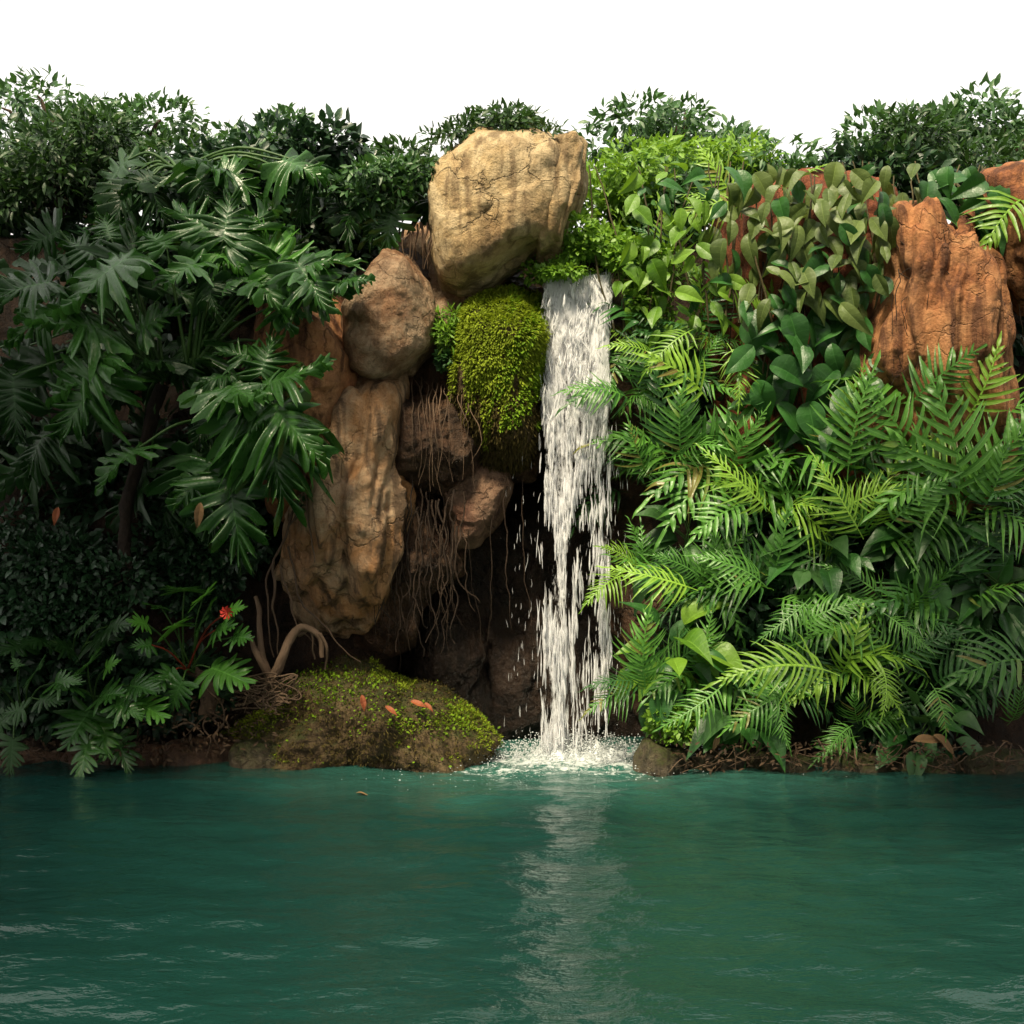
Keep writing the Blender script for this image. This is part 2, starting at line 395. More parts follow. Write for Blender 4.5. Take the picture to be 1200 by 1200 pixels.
# ------------------------------------------------------------------ scattered small leaves (one mesh = one crown)
LEAF_T = np.array([(0, 0, 0), (0.22, 0.38, 0.06), (0, 0.42, 0.0), (-0.22, 0.38, 0.06), (0.15, 0.75, 0.0), (0, 0.78, -0.05), (-0.15, 0.75, 0.0), (0, 1, -0.12)])
LEAF_F = np.array([(0, 1, 2, 2), (0, 2, 3, 3), (1, 4, 5, 2), (2, 5, 6, 3), (4, 7, 5, 5), (5, 7, 6, 6)])
LEAF_TRI = np.array([(0, 1, 2), (0, 2, 3), (1, 4, 5), (1, 5, 2), (2, 5, 6), (2, 6, 3), (4, 7, 5), (5, 7, 6)])

def leaves_mesh(name, pos, dirs, ups, size, mat, narrow=1.0, g=rng):
    pos = np.asarray(pos); n = len(pos)
    d = dirs / np.linalg.norm(dirs, axis=1, keepdims=True)
    u = ups - d * (ups * d).sum(1, keepdims=True); u /= np.linalg.norm(u, axis=1, keepdims=True) + 1e-9
    x = np.cross(d, u)
    T = LEAF_T * np.array([narrow, 1, 1])
    sz = (size * g.uniform(0.65, 1.25, n))[:, None, None]
    V = pos[:, None, :] + sz * (x[:, None, :] * T[None, :, 0:1] + d[:, None, :] * T[None, :, 1:2] + u[:, None, :] * T[None, :, 2:3])
    Fc = (LEAF_TRI[None] + (np.arange(n) * len(T))[:, None, None]).reshape(-1, 3)
    return mesh_np(name, V.reshape(-1, 3), Fc, mat, rnd=np.repeat(g.uniform(0, 1, n), len(T)), smooth=False)

def cloud(c, rad, n, nclump=14, spread=0.34, seed=0, shell=True):
    g = np.random.default_rng(seed)
    c = np.array(c); rad = np.array(rad)
    k = g.normal(size=(nclump, 3)); k /= np.linalg.norm(k, axis=1, keepdims=True)
    k *= g.uniform(0.25, 0.95, (nclump, 1))
    w = g.uniform(0.5, 1.4, nclump); w /= w.sum()
    ci = g.choice(nclump, n, p=w)
    q = g.normal(size=(n, 3)); q /= np.linalg.norm(q, axis=1, keepdims=True)
    q *= (g.uniform(0.3, 1.0, (n, 1)) ** 0.5) * spread * g.uniform(0.7, 1.3, (nclump, 1))[ci]
    p = k[ci] + q
    pos = c + p * rad
    dirs = q / (np.linalg.norm(q, axis=1, keepdims=True) + 1e-6) + g.normal(size=(n, 3)) * 0.7 + np.array([0, -0.35, -0.1])
    ups = g.normal(size=(n, 3)) * 0.6 + np.array([0, -0.5, 0.9])
    return pos, dirs, ups, k * rad + c

def shrub(name, label, cat, c, rad, n, size, mat, seed, narrow=1.0, nclump=14, spread=0.36, base=None, group=None, stem_mat='bark_dark', stem_r=0.012):
    base = Vector(base) if base is not None else Vector((c[0], c[1] + 0.1, c[2] - rad[2]))
    t = thing(name, label, cat, base, group)
    pos, d, u, ks = cloud(np.array(c) - np.array(base), rad, n, nclump, spread, seed)
    obj('crown', leaves_mesh('crown', pos, d, u, size, M_[mat], narrow), t)
    br = []
    for k in ks[:min(len(ks), 12)]:
        k = Vector(k); mid = k * 0.5 + Vector((0, 0.03, 0.06))
        br.append((curve_pts([Vector((0, 0, 0)), mid, k], 8, 0.02, seed), np.linspace(stem_r, stem_r * 0.3, 9)))
    obj('branches', tubes_mesh('branches', br, M_[stem_mat], 5), t)
    return t

# ------------------------------------------------------------------ boulders
def boulder(name, label, outline, d, depth, mat, seed=0, amp=0.05, e=0.62, furrow=0.0, freq=2.2, cat='rock', group=None, nth=230, nph=116, parent=None, step=0.022, facets=4):
    c0 = (sum(p[0] for p in outline) / len(outline), sum(p[1] for p in outline) / len(outline))
    rad = []
    for i in range(nth):
        th = 2 * math.pi * i / nth; dx, dy = math.cos(th), math.sin(th); best = 0
        for k in range(len(outline)):
            x1, y1 = outline[k][0] - c0[0], outline[k][1] - c0[1]
            x2, y2 = outline[(k + 1) % len(outline)][0] - c0[0], outline[(k + 1) % len(outline)][1] - c0[1]
            den = dx * (y2 - y1) - dy * (x2 - x1)
            if abs(den) < 1e-9: continue
            t = (x1 * (y2 - y1) - y1 * (x2 - x1)) / den
            s = (x1 * dy - y1 * dx) / den
            if t > 0 and -1e-6 <= s <= 1 + 1e-6: best = max(best, t)
        rad.append(best)
    rad = np.array(rad)
    for _ in range(3): rad = (np.roll(rad, 1) + 2 * rad + np.roll(rad, -1)) / 4
    C = P(c0[0], c0[1], d); sc = d / F
    V = []; so = Vector((seed * 7.3, seed * 3.1, seed * 5.7))
    fr = random.Random(900 + seed); rm = float(rad.mean()) * sc; planes = []
    for _ in range(facets):
        a = fr.uniform(0, 2 * math.pi); k = Vector((math.cos(a) * fr.uniform(.2, 1), -fr.uniform(0.25, 1.0), math.sin(a) * fr.uniform(.2, 1))).normalized()
        ext = math.sqrt((k.x * rm) ** 2 + (k.y * depth) ** 2 + (k.z * rm) ** 2)
        planes.append((k, ext * fr.uniform(0.74, 1.02)))
    na = nph // 3; nb = nph // 3                         # rings: even on the face, even round the rim, few at the back
    phs = [math.asin((0.94 * k / na) ** (1 / e)) for k in range(na)]
    p1 = math.asin(0.94 ** (1 / e)); phs += [p1 + (math.pi * 0.62 - p1) * k / nb for k in range(nb)]
    nc = nph - len(phs); phs += [math.pi * (0.62 + 0.38 * k / (nc - 1)) for k in range(nc)]
    for i in range(nth):
        th = 2 * math.pi * i / nth
        for j in range(nph):
            ph = phs[j]
            rr = rad[i] * sc * (max(0.0, math.sin(ph)) ** e); cp = math.cos(ph)
            y = -depth * (abs(cp) ** 0.85) * (1 if cp > 0 else -1)
            p = Vector((math.cos(th) * rr, y, -math.sin(th) * rr))
            nn = Vector((p.x, p.y * 0.9, p.z)); nn.normalize(); pole = j in (0, nph - 1)
            for k_, h_ in planes:
                ex = p.dot(k_) - h_
                if ex > 0: p = p - k_ * (ex * 0.7)
            w = C + p
            h = noise.fractal(w * freq + so, 0.9, 2.1, 5) * amp
            h += (noise.ridged_multi_fractal(w * freq * 0.8 + so, 0.9, 2.0, 3, 1.0, 2.0) - 1.0) * amp * 0.35
            if step:
                h += max(0.0, min(1.0, noise.fractal(w * 2.1 + so, 1.0, 2.0, 3) * 7)) * step + noise.fractal(w * 9 + so, 0.8, 2.1, 4) * amp * 0.16
            if furrow:
                q = Vector((w.x * 5.5, w.y * 5.5, w.z * 0.9)) + so + noise.noise_vector(w * 2.0) * 0.5
                h += (abs(noise.noise(q)) - 0.25) * furrow + (abs(noise.noise(q * 2.3)) - 0.2) * furrow * 0.4
            V.append(p + nn * h)
    me = mesh_np(name, V, grid_faces(nth, nph, wrap=True), M_[mat])
    o = obj(name, me); o.location = C
    if sum(q.normal.dot(q.center) for q in list(me.polygons)[::37]) < 0: me.flip_normals()
    tag(o, label, cat, group)
    return o

def surf_points(o, n, seed, zmin=None, pred=None):
    """random points on the camera-facing side of a rock: world position and normal"""
    me = o.data; g = np.random.default_rng(seed)
    nf = len(me.polygons)
    cen = np.empty(nf * 3); me.polygons.foreach_get('center', cen); cen = cen.reshape(-1, 3)
    nor = np.empty(nf * 3); me.polygons.foreach_get('normal', nor); nor = nor.reshape(-1, 3)
    ar = np.empty(nf); me.polygons.foreach_get('area', ar)
    wc = cen + np.array(o.location)
    ok = pred(wc, nor) if pred else np.ones(nf)
    w = ar * ok; w /= w.sum()
    i = g.choice(nf, n, p=w)
    return wc[i] + g.normal(size=(n, 3)) * 0.006, nor[i]

def moss_on(o, name, mat, n, size, seed, pred, hang=0.35, narrow=0.8, lift=0.0):
    p, nn = surf_points(o, n, seed, pred=pred)
    g = np.random.default_rng(seed)
    d = nn + np.array([0, -0.15, -hang]) + g.normal(size=(n, 3)) * 0.45
    u = nn + np.array([0, -0.2, 0.8]) + g.normal(size=(n, 3)) * 0.3
    p = p + nn * lift * g.uniform(0, 1, (n, 1)) - np.array(o.location)
    m = obj(name, leaves_mesh(name, p, d, u, size, M_[mat], narrow, g), o)
    return m

def pxy(w):      # bearing of world points in photograph pixels
    return 600 + w[:, 0] / w[:, 1] * F, 600 - (w[:, 2] - CAMH) / w[:, 1] * F

# ------------------------------------------------------------------ terrain
def sstep(a, b, x): 
    t = np.clip((x - a) / (b - a), 0, 1); return t * t * (3 - 2 * t)

def build_hillside():
    xs = np.concatenate([np.linspace(-60, -4.6, 10)[:-1], np.linspace(-4.6, 4.6, 190), np.linspace(4.6, 60, 10)[1:]])
    zs = np.linspace(-1.2, 3.25, 100)
    V = []
    for x in xs:
        px = 600 + x / 8.2 * F
        front = 8.35 + (0.0 if px < 640 else -0.25 * float(sstep(740, 800, px)))
        cave = float(sstep(430, 540, px) * (1 - sstep(735, 775, px)))
        for z in zs:
            t = max(0, z) / 3.25
            y = front + 0.75 * t ** 1.3
            y += 1.7 * cave * (1 - float(sstep(1.3, 2.0, z)))
            w = Vector((x, y, z))
            y += noise.fractal(w * 1.4, 0.9, 2.1, 5) * 0.16
            V.append((x, y, z))
        last = V[-1]
        for k, yy in enumerate((0.25, 0.6, 1.2, 2.2, 4, 8, 20, 60, 200)):
            zz = 3.25 + 0.06 * noise.noise(Vector((x, yy * 2, 3))) + (0.12 if k > 0 else 0.05)
            V.append((x, last[1] + yy, zz))
    nv = len(zs) + 9
    me = mesh_np('hillside', V, grid_faces(len(xs), nv)[:, ::-1], M_['soil'])
    o = obj('hillside', me); o['kind'] = 'structure'; o['label'] = 'dark earth hillside behind the pool'
    return o
hill = build_hillside()

# ------------------------------------------------------------------ rocks
top_rock = boulder('boulder', 'large smooth tan boulder overhanging at the top beside the waterfall', [(510, 305), (502, 265), (506, 225), (528, 190), (560, 168), (625, 160), (662, 182), (660, 240), (648, 288), (618, 306), (574, 334), (542, 344), (520, 332)], 8.3, 0.5, 'rk_tan', 1, 0.03, 0.42, facets=1, step=.03)
root_rock = boulder('rock_pillar', 'tan ridged rock pillar right of the smooth overhanging boulder', [(615, 185), (650, 165), (684, 180), (680, 225), (666, 265), (656, 308), (630, 312), (620, 260)], 8.32, 0.42, 'rk_tan', 2, 0.03, 0.5, furrow=0.12, facets=0)
round_rock = boulder('boulder', 'rounded brown granular boulder resting on the tall streaked boulder', [(402, 365), (425, 332), (452, 300), (478, 303), (502, 332), (510, 370), (506, 405), (482, 436), (442, 448), (414, 436), (404, 402)], 8.1, 0.36, 'rk_brown', 3, 0.04, 0.55)
tall_rock = boulder('boulder', 'tall grey and orange streaked boulder below the round brown one', [(392, 452), (440, 440), (474, 446), (476, 500), (474, 560), (468, 640), (452, 700), (425, 742), (385, 752), (345, 728), (324, 680), (338, 620), (372, 560), (390, 500)], 8.2, 0.40, 'rk_grey', 4, 0.05, 0.36, furrow=0.13, facets=3, step=.035)
left_rock = boulder('boulder', 'reddish orange rock face showing behind the big drooping leaves', [(310, 330), (370, 285), (420, 320), (424, 450), (405, 560), (365, 660), (310, 650), (300, 480)], 8.2, 0.45, 'rk_orange', 5, 0.06, 0.6)
under_top = boulder('boulder', 'dark brown rock wedged between the tan and round boulders', [(470, 260), (515, 250), (560, 330), (600, 320), (560, 380), (520, 420), (500, 440), (490, 340)], 8.6, 0.35, 'rk_brown', 6, 0.06, 0.6)
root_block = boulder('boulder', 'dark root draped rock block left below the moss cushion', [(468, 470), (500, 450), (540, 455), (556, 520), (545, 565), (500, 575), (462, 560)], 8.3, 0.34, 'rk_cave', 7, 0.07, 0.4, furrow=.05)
moss_rock = boulder('mossy_boulder', 'boulder capped by a thick yellow green moss cushion left of the waterfall', [(532, 412), (552, 372), (586, 342), (616, 326), (638, 324), (640, 360), (632, 420), (626, 470), (620, 530), (592, 538), (548, 522), (530, 482), (525, 432)], 8.3, 0.40, 'rk_moss', 8, 0.05, 0.6)
hang_rock = boulder('boulder', 'pinkish brown boulder hanging under the mossy one at the cave mouth', [(522, 545), (560, 525), (598, 540), (600, 570), (588, 606), (562, 638), (534, 642), (520, 600)], 8.45, 0.30, 'rk_pink', 9, 0.035, 0.6)
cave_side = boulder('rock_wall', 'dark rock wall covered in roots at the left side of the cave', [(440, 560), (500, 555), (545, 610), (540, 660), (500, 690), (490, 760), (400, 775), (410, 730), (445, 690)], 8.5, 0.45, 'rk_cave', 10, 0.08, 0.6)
cave_low = boulder('boulder', 'low brown rock standing in the back of the cave', [(470, 730), (510, 690), (548, 700), (575, 760), (590, 860), (470, 870)], 8.8, 0.35, 'rk_wet_shade', 11, 0.06, 0.6)
cave_low2 = boulder('boulder', 'small brown stone in the cave behind the falling water', [(575, 800), (600, 740), (640, 745), (665, 800), (660, 870), (575, 875)], 8.85, 0.25, 'rk_wet_shade', 12, 0.06, 0.6)
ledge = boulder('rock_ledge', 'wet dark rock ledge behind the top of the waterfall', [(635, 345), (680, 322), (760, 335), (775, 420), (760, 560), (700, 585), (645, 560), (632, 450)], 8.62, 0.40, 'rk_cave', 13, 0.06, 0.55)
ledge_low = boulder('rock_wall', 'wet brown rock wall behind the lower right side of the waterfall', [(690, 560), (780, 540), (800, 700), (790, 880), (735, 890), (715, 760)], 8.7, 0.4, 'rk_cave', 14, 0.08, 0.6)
bank_rock = boulder('mossy_rock', 'low moss covered rock jutting into the pool left of the waterfall', [(240, 880), (285, 850), (330, 818), (368, 792), (405, 782), (445, 796), (490, 806), (520, 814), (552, 838), (574, 862), (566, 905), (400, 925), (280, 915)], 8.05, 0.5, 'rk_moss', 15, 0.085, 0.6, facets=3, freq=3.4, step=.03)
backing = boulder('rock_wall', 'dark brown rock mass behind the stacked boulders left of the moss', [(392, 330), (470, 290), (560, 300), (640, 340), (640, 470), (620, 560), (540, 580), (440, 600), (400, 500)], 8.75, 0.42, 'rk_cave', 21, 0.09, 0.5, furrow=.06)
cave_back = boulder('rock_wall', 'wet brown back wall of the cave seen through the falling water', [(520, 560), (640, 545), (780, 560), (790, 720), (780, 900), (640, 915), (520, 900), (505, 720)], 9.05, 0.42, 'rk_wet_shade', 22, 0.10, 0.45, furrow=.08)
orange_col = boulder('rock_pillar', 'big furrowed orange brown rock pillar at upper right above the ferns', [(1032, 246), (1075, 240), (1100, 268), (1126, 264), (1150, 320), (1168, 378), (1174, 440), (1170, 600), (1000, 600), (996, 450), (1002, 395), (1036, 330), (1026, 285)], 8.1, 0.42, 'rk_orange', 16, 0.03, 0.42, furrow=0.17, facets=1, step=0.012, nth=260, nph=130)
far_right = boulder('boulder', 'orange rock at the far right edge above the dark hollow', [(1138, 215), (1200, 190), (1270, 260), (1260, 370), (1200, 360), (1162, 315)], 8.2, 0.4, 'rk_orange', 17, 0.05, 0.6, furrow=0.04)
red_wall = boulder('rock_wall', 'red earth rock wall behind the climbing leaves', [(850, 230), (940, 200), (1040, 215), (1060, 300), (1030, 420), (1020, 600), (850, 600), (835, 400)], 8.45, 0.40, 'rk_red', 18, 0.06, 0.5, facets=0, furrow=0.12, nth=180, nph=90)
# stones along the right bank
bx = [(748, 882, 806, 915), (800, 886, 880, 912), (872, 888, 960, 914), (952, 888, 1040, 918), (1030, 890, 1120, 922), (1112, 890, 1210, 928)]
bl = ['mossy corner stone at the waterline beside the splash', 'flat dark edging stone right of the mossy corner stone', 'long brown edging stone below the drooping pale fern', 'weathered edging stone in the middle of the right bank', 'edging stone under the brown dead leaf on the bank', 'edging stone at the far right end of the bank']
for i, (x0, y0, x1, y1) in enumerate(bx):
    xm = (x0 + x1) / 2
    boulder('edging_stone', bl[i], [(x0, y0 + 8), (x0 + 12, y0 - 6 - (8 if i == 0 else 0)), (xm, y0 - 2 - R.random() * 6), (x1 - 8, y0 - 4), (x1, y0 + 10), (x1 - 4, y1 + 12), (xm, y1 + 16), (x0 + 4, y1 + 12)], 7.62 + 0.05 * (i % 2), 0.18, 'rk_bank', 30 + i, 0.05, 0.55, facets=5, step=.02, group='stones edging the right bank', nth=80, nph=40)
lx = [(-40, 886, 90, 930), (80, 880, 200, 925), (185, 872, 290, 925), (268, 872, 400, 905)]
ll = ['dark edging stone at the far left waterline', 'dark stone below the small split leaf plant', 'brown earthy stone under the bare roots', 'pale grey flat stone at the waterline below the moss']
for i, (x0, y0, x1, y1) in enumerate(lx):
    xm = (x0 + x1) / 2
    boulder('edging_stone', ll[i], [(x0, y0 + 8), (x0 + 12, y0 - 5), (xm, y0 - 3), (x1 - 8, y0 - 4), (x1, y0 + 10), (x1 - 4, y1 + 12), (xm, y1 + 16), (x0 + 4, y1 + 12)], (7.85, 7.85, 7.85, 7.68)[i], 0.2 if i < 3 else 0.13, 'rk_bank' if i == 3 else 'rk_cave', 50 + i, 0.03, 0.45, group='stones edging the left bank', nth=80, nph=40)

# moss coats
def pr_moss(w, n):
    px, py = pxy(w)
    lim = 470 + 25 * np.sin(px * 0.09)
    return (n[:, 1] < 0.5) * (py < lim + 30 * np.sin(px * .31)) * (px > 532)
def pr_moss_b(w, n):
    px, py = pxy(w); return (n[:, 1] < 0.4) * (px + 0.15 * (py - 330) > 600) * (py < 500) * ((np.sin(px * .17 + py * .09) > -0.2))
def pr_moss_d(w, n):
    px, py = pxy(w); return (n[:, 1] < 0.4) * (py > 455)
moss_on(moss_rock, 'moss', 'moss', 34000, 0.026, 1, pr_moss, 0.5, 0.7, 0.03)
moss_on(moss_rock, 'moss', 'moss_bright', 7000, 0.028, 2, pr_moss_b, 0.6, 0.9, 0.035)
moss_on(moss_rock, 'dead_moss', 'moss_brown', 8000, 0.036, 3, pr_moss_d, 1.2, 0.5, 0.02)
def pr_bank(w, n): 
    px, py = pxy(w); return (n[:, 2] > -0.05) * (w[:, 2] > 0.05) * (np.sin(px * 0.045 + 1) + np.sin(py * 0.11 + px * .03) > -0.1) * (np.abs(px - 408) > 26 + 30 * (py > 800))
def pr_bank_b(w, n):
    px, py = pxy(w); return (n[:, 2] > 0.1) * (n[:, 1] < .5) * (np.exp(-((px - 385) / 55) ** 2 - ((py - 815) / 20) ** 2) + np.exp(-((px - 520) / 40) ** 2 - ((py - 845) / 16) ** 2) + np.exp(-((px - 450) / 50) ** 2 - ((py - 845) / 14) ** 2) + 0.02)
moss_on(bank_rock, 'moss', 'moss', 12000, 0.015, 4, pr_bank, 0.2, 0.9, 0.01)
moss_on(bank_rock, 'moss', 'moss_bright', 1900, 0.019, 5, pr_bank_b, 0.1, 1.5, 0.02)
moss_on(bank_rock, 'dead_moss', 'moss_brown', 9000, 0.022, 6, lambda w, n: (w[:, 2] > 0.03) * 1.0, 0.4, 0.6, 0.01)

# ------------------------------------------------------------------ pool water
def build_water():
    xs = np.concatenate([np.linspace(-40, -4, 12)[:-1], np.linspace(-4, 4, 420), np.linspace(4, 40, 12)[1:]])
    ys = np.concatenate([np.linspace(-25, 2.6, 10)[:-1], 2.6 + (9.9 - 2.6) * np.linspace(0, 1, 420)])
    X, Y = np.meshgrid(xs, ys, indexing='ij')
    Z = np.zeros_like(X)
    cx, cy = P(672, 885, 8.0).x, 7.95
    inside = (np.abs(X) < 4.2) & (Y > 2.4)
    for i in range(X.shape[0]):
        for j in range(X.shape[1]):
            if inside[i, j]:
                x, y = X[i, j], Y[i, j]
                w = Vector((x * 1.5, y * 2.2, 0.3))
                h = noise.noise(w * 0.9) * 0.030 + noise.noise(w * 2.1 + Vector((5, 1, 0))) * 0.017 + noise.noise(w * 5.5) * 0.006
                r = math.hypot(x - cx, y - cy)
                h += 0.010 * math.exp(-r / 0.8) * math.sin(r * 26 + 3 * noise.noise(w * 2)) + 0.016 * math.exp(-(r / 0.45) ** 2) * noise.noise(w * 9)
                Z[i, j] = h
    V = np.stack([X, Y, Z], -1).reshape(-1, 3)
    m, nt, N, L = newmat('pool_water'); b = NB(nt)
    pos = b.node('ShaderNodeNewGeometry').outputs['Position']
    sub = b.node('ShaderNodeVectorMath', operation='DISTANCE'); L.new(b.mapping(pos, (0.62, 1, 0)), sub.inputs[0]); sub.inputs[1].default_value = (cx * 0.62, cy, 0)
    dist = sub.outputs['Value']
    n1 = b.noise(pos, 1.3, 4, 0.5)
    aer = b.rng(b.math('ADD', dist, b.math('MULTIPLY', n1, 0.9)), 0.5, 2.0, 1, 0)
    col = b.mix(aer, (0.006, 0.031, 0.026), (0.034, 0.120, 0.095))
    fo = b.noise(pos, 26, 6, 0.7, 0.4); fo2 = b.noise(b.mapping(pos, (1, 2.0, 1)), 5, 5, 0.7, 0.6)
    thr = b.math('ADD', b.math('MULTIPLY', fo, 0.55), b.math('MULTIPLY', fo2, 0.45))
    foam = b.math('SUBTRACT', thr, b.rng(dist, 0.12, 1.15, 0.40, 0.73))
    foam = b.rng(foam, 0.0, 0.09)
    col = b.mix(foam, col, (0.46, 0.50, 0.50))
    p = b.node('ShaderNodeBsdfPrincipled'); L.new(col, p.inputs['Base Color'])
    p.inputs['IOR'].default_value = 1.333
    b.set(p.inputs['Roughness'], b.rng(foam, 0, 1, 0.04, 0.6))
    h1 = b.noise(b.mapping(pos, (1, 1.7, 1)), 7, 4, 0.55, 0.3); h2 = b.noise(b.mapping(pos, (1, 1.5, 1)), 24, 3, 0.5)
    L.new(b.bump(b.math('ADD', h1, b.math('MULTIPLY', h2, 0.25)), 0.38, 0.035), p.inputs['Normal'])
    o = b.node('ShaderNodeOutputMaterial'); L.new(p.outputs[0], o.inputs[0])
    me = mesh_np('water', V, grid_faces(len(xs), len(ys)), m)
    w = obj('water', me); w['kind'] = 'structure'; w['label'] = 'dark turquoise pool water'
build_water()

# ------------------------------------------------------------------ waterfall
def water_mat(name, alpha_noise):
    m, nt, N, L = newmat(name); b = NB(nt)
    pos = b.node('ShaderNodeNewGeometry').outputs['Position']
    d = b.node('ShaderNodeBsdfPrincipled'); d.inputs['Base Color'].default_value = (0.90, 0.90, 0.92, 1)
    d.inputs['Roughness'].default_value = 0.5; d.inputs['IOR'].default_value = 1.33
    t = b.node('ShaderNodeBsdfTranslucent'); t.inputs[0].default_value = (0.90, 0.90, 0.92, 1)
    mx = b.node('ShaderNodeMixShader'); mx.inputs[0].default_value = 0.4
    L.new(d.outputs[0], mx.inputs[1]); L.new(t.outputs[0], mx.inputs[2])
    L.new(b.bump(b.noise(b.mapping(pos, (1, 1, 0.25)), 40, 3, 0.6), 0.6, 0.02), d.inputs['Normal'])
    tr = b.node('ShaderNodeBsdfTransparent')
    m2 = b.node('ShaderNodeMixShader')
    at = b.node('ShaderNodeAttribute', attribute_name='rnd').outputs['Fac']
    if alpha_noise:
        a = b.noise(b.mapping(pos, (1, 1, 0.22)), 26, 6, 0.62, 0.6); a2 = b.noise(b.mapping(pos, (1, 1, 0.4)), 62, 4, 0.6, 0.5)
        f = b.math('ADD', b.math('MULTIPLY', a, 0.65), b.math('MULTIPLY', a2, 0.35))
        f = b.rng(b.math('SUBTRACT', b.math('ADD', f, at), 1.0), -0.02, 0.12, 0, 0.96)
    else:
        f = b.rng(b.math('ADD', b.noise(b.mapping(pos, (1, 1, 0.3)), 70, 3, 0.6), b.math('MULTIPLY', at, 0.40)), 0.40, 0.74, 0.15, 0.96)
    L.new(f, m2.inputs[0]); L.new(tr.outputs[0], m2.inputs[1]); L.new(mx.outputs[0], m2.inputs[2])
    o = b.node('ShaderNodeOutputMaterial'); L.new(m2.outputs[0], o.inputs[0])
    return m
M_['sheet'] = water_mat('falling_sheet', True)
M_['streak'] = water_mat('falling_streaks', False)
m, nt, N, L = newmat('foam'); b = NB(nt)
p = b.node('ShaderNodeBsdfPrincipled'); p.inputs['Base Color'].default_value = (0.50, 0.53, 0.54, 1); p.inputs['Roughness'].default_value = 0.35
o = b.node('ShaderNodeOutputMaterial'); L.new(p.outputs[0], o.inputs[0]); M_['foam'] = m

def fall_density(px, py):
    """how much water falls at a bearing: lace at the lip, strands lower down"""
    t = (py - 330) / 545
    left = 636 - 9 * t; right = 716 - 1 * t
    e = float(sstep(left - 3, left + 8, px) * (1 - sstep(right - 6, right + 4, px)))
    top = 0.95
    main = math.exp(-((px - (661 - 9 * t)) / (25 - 6 * t)) ** 2) * 0.95
    rt = math.exp(-((px - (709 - 4 * t)) / 7.5) ** 2) * 0.8
    mid = 0.13
    low = min(1.0, max(main, rt, mid))
    k = float(sstep(0.22, 0.62, t))
    return e * (top * (1 - k) + low * k)

def build_fall():
    root = thing('waterfall', 'white waterfall dropping from the leafy ledge into the pool', 'waterfall', P(672, 885, 8.0))
    o0 = np.array(root.location)
    def yd(t, k):   # distance from the camera: leaves the lip and arches towards us
        return 8.28 - 0.30 * math.sqrt(max(0.0, min(1, t * 0.9 + .1))) + k
    # three layered sheets
    for s in range(3):
        V = []; rn = []; nx, nz = 46, 150
        for i in range(nx):
            for j in range(nz):
                t = j / (nz - 1); px = 624 + 100 * i / (nx - 1); py = 322 + 562 * t
                dd = yd(t, (0.06, 0.0, -0.05)[s]) + 0.035 * noise.noise(Vector((px * 0.05, t * 2.5, s * 9.1)))
                pxx = px + 3 * noise.noise(Vector((px * .03, t * 4, s * 3.3))) 
                V.append(np.array(P(pxx, py, dd)) - o0)
                den = fall_density(px, py)
                rn.append(0.30 + 0.06 * max(0, 1 - t * 2) + 0.34 * den - 0.04 - 0.13 * min(1.0, t * 1.7) + 0.14 * noise.noise(Vector((px * 0.09, t * 3.0, s * 5.0))))
        obj('curtain', mesh_np('curtain', V, grid_faces(nx, nz), M_['sheet'], rnd=rn), root)
    # strands of drops
    g = np.random.default_rng(5); V = []; Fq = []; rn = []
    ns, nr = 5, 7; cnt = 0
    def clump(px, py):
        t = (py - 330) / 545
        return noise.noise(Vector((px * 0.11, py * 0.018, 4.2))) + 0.6 * noise.noise(Vector((px * 0.24, py * 0.045, 9.2)))
    while cnt < 4300:
        loose = cnt > 4120
        if loose: px = g.choice([g.normal(612, 11), g.normal(692, 8), g.normal(724, 7)]); py = g.uniform(500, 876)
        else:
            px = g.uniform(622, 722); py = g.uniform(322, 876)
            t = (py - 330) / 545
            thr = 0.30 * min(1, max(0, t * 1.8))
            if g.random() > fall_density(px, py) ** 1.2 or clump(px, py) < g.normal(-0.22 + thr, 0.12): continue
        t = max(0.0, (py - 330) / 545)
        ln = (g.uniform(6, 18) + 42 * t * g.random()) * 8 / F
        wd = (g.uniform(0.45, 1.25) + 1.5 * (g.random() ** 4)) * (1 - 0.25 * min(1, t)) * 8 / F
        if loose: ln = g.uniform(4, 14) * 8 / F; wd = g.uniform(0.2, 0.42) * 8 / F
        dd = yd(t, g.normal() * 0.05)
        c = np.array(P(px, py, dd)) - o0; off = len(V); r0 = g.random(); sx = g.normal() * (0.22 if t < .3 else 0.07)
        bend = g.normal() * (0.004 if t < .25 else 0.0012)
        for q in range(nr):
            u = q / (nr - 1); w = wd * (math.sin(math.pi * min(0.985, u * 0.9 + 0.05)) ** 0.7) * (0.45 + 0.75 * u if u < 0.8 else 1.0) * (1 + 0.18 * math.sin(u * 13 + r0 * 20))
            cc = c + np.array([sx * (u - .5) * ln + bend * math.sin(u * 6 + r0 * 9), 0, (0.5 - u) * ln])
            for k in range(ns):
                a = 2 * math.pi * k / ns
                V.append(cc + np.array([math.cos(a) * w, math.sin(a) * w, 0]))
                rn.append(r0)
        for q in range(nr - 1):
            for k in range(ns):
                k2 = (k + 1) % ns; Fq.append((off + q * ns + k, off + (q + 1) * ns + k, off + (q + 1) * ns + k2, off + q * ns + k2))
        cnt += 1
    so_ = obj('strands', mesh_np('strands', V, np.array(Fq), M_['streak'], rnd=rn), root); so_['kind'] = 'stuff'

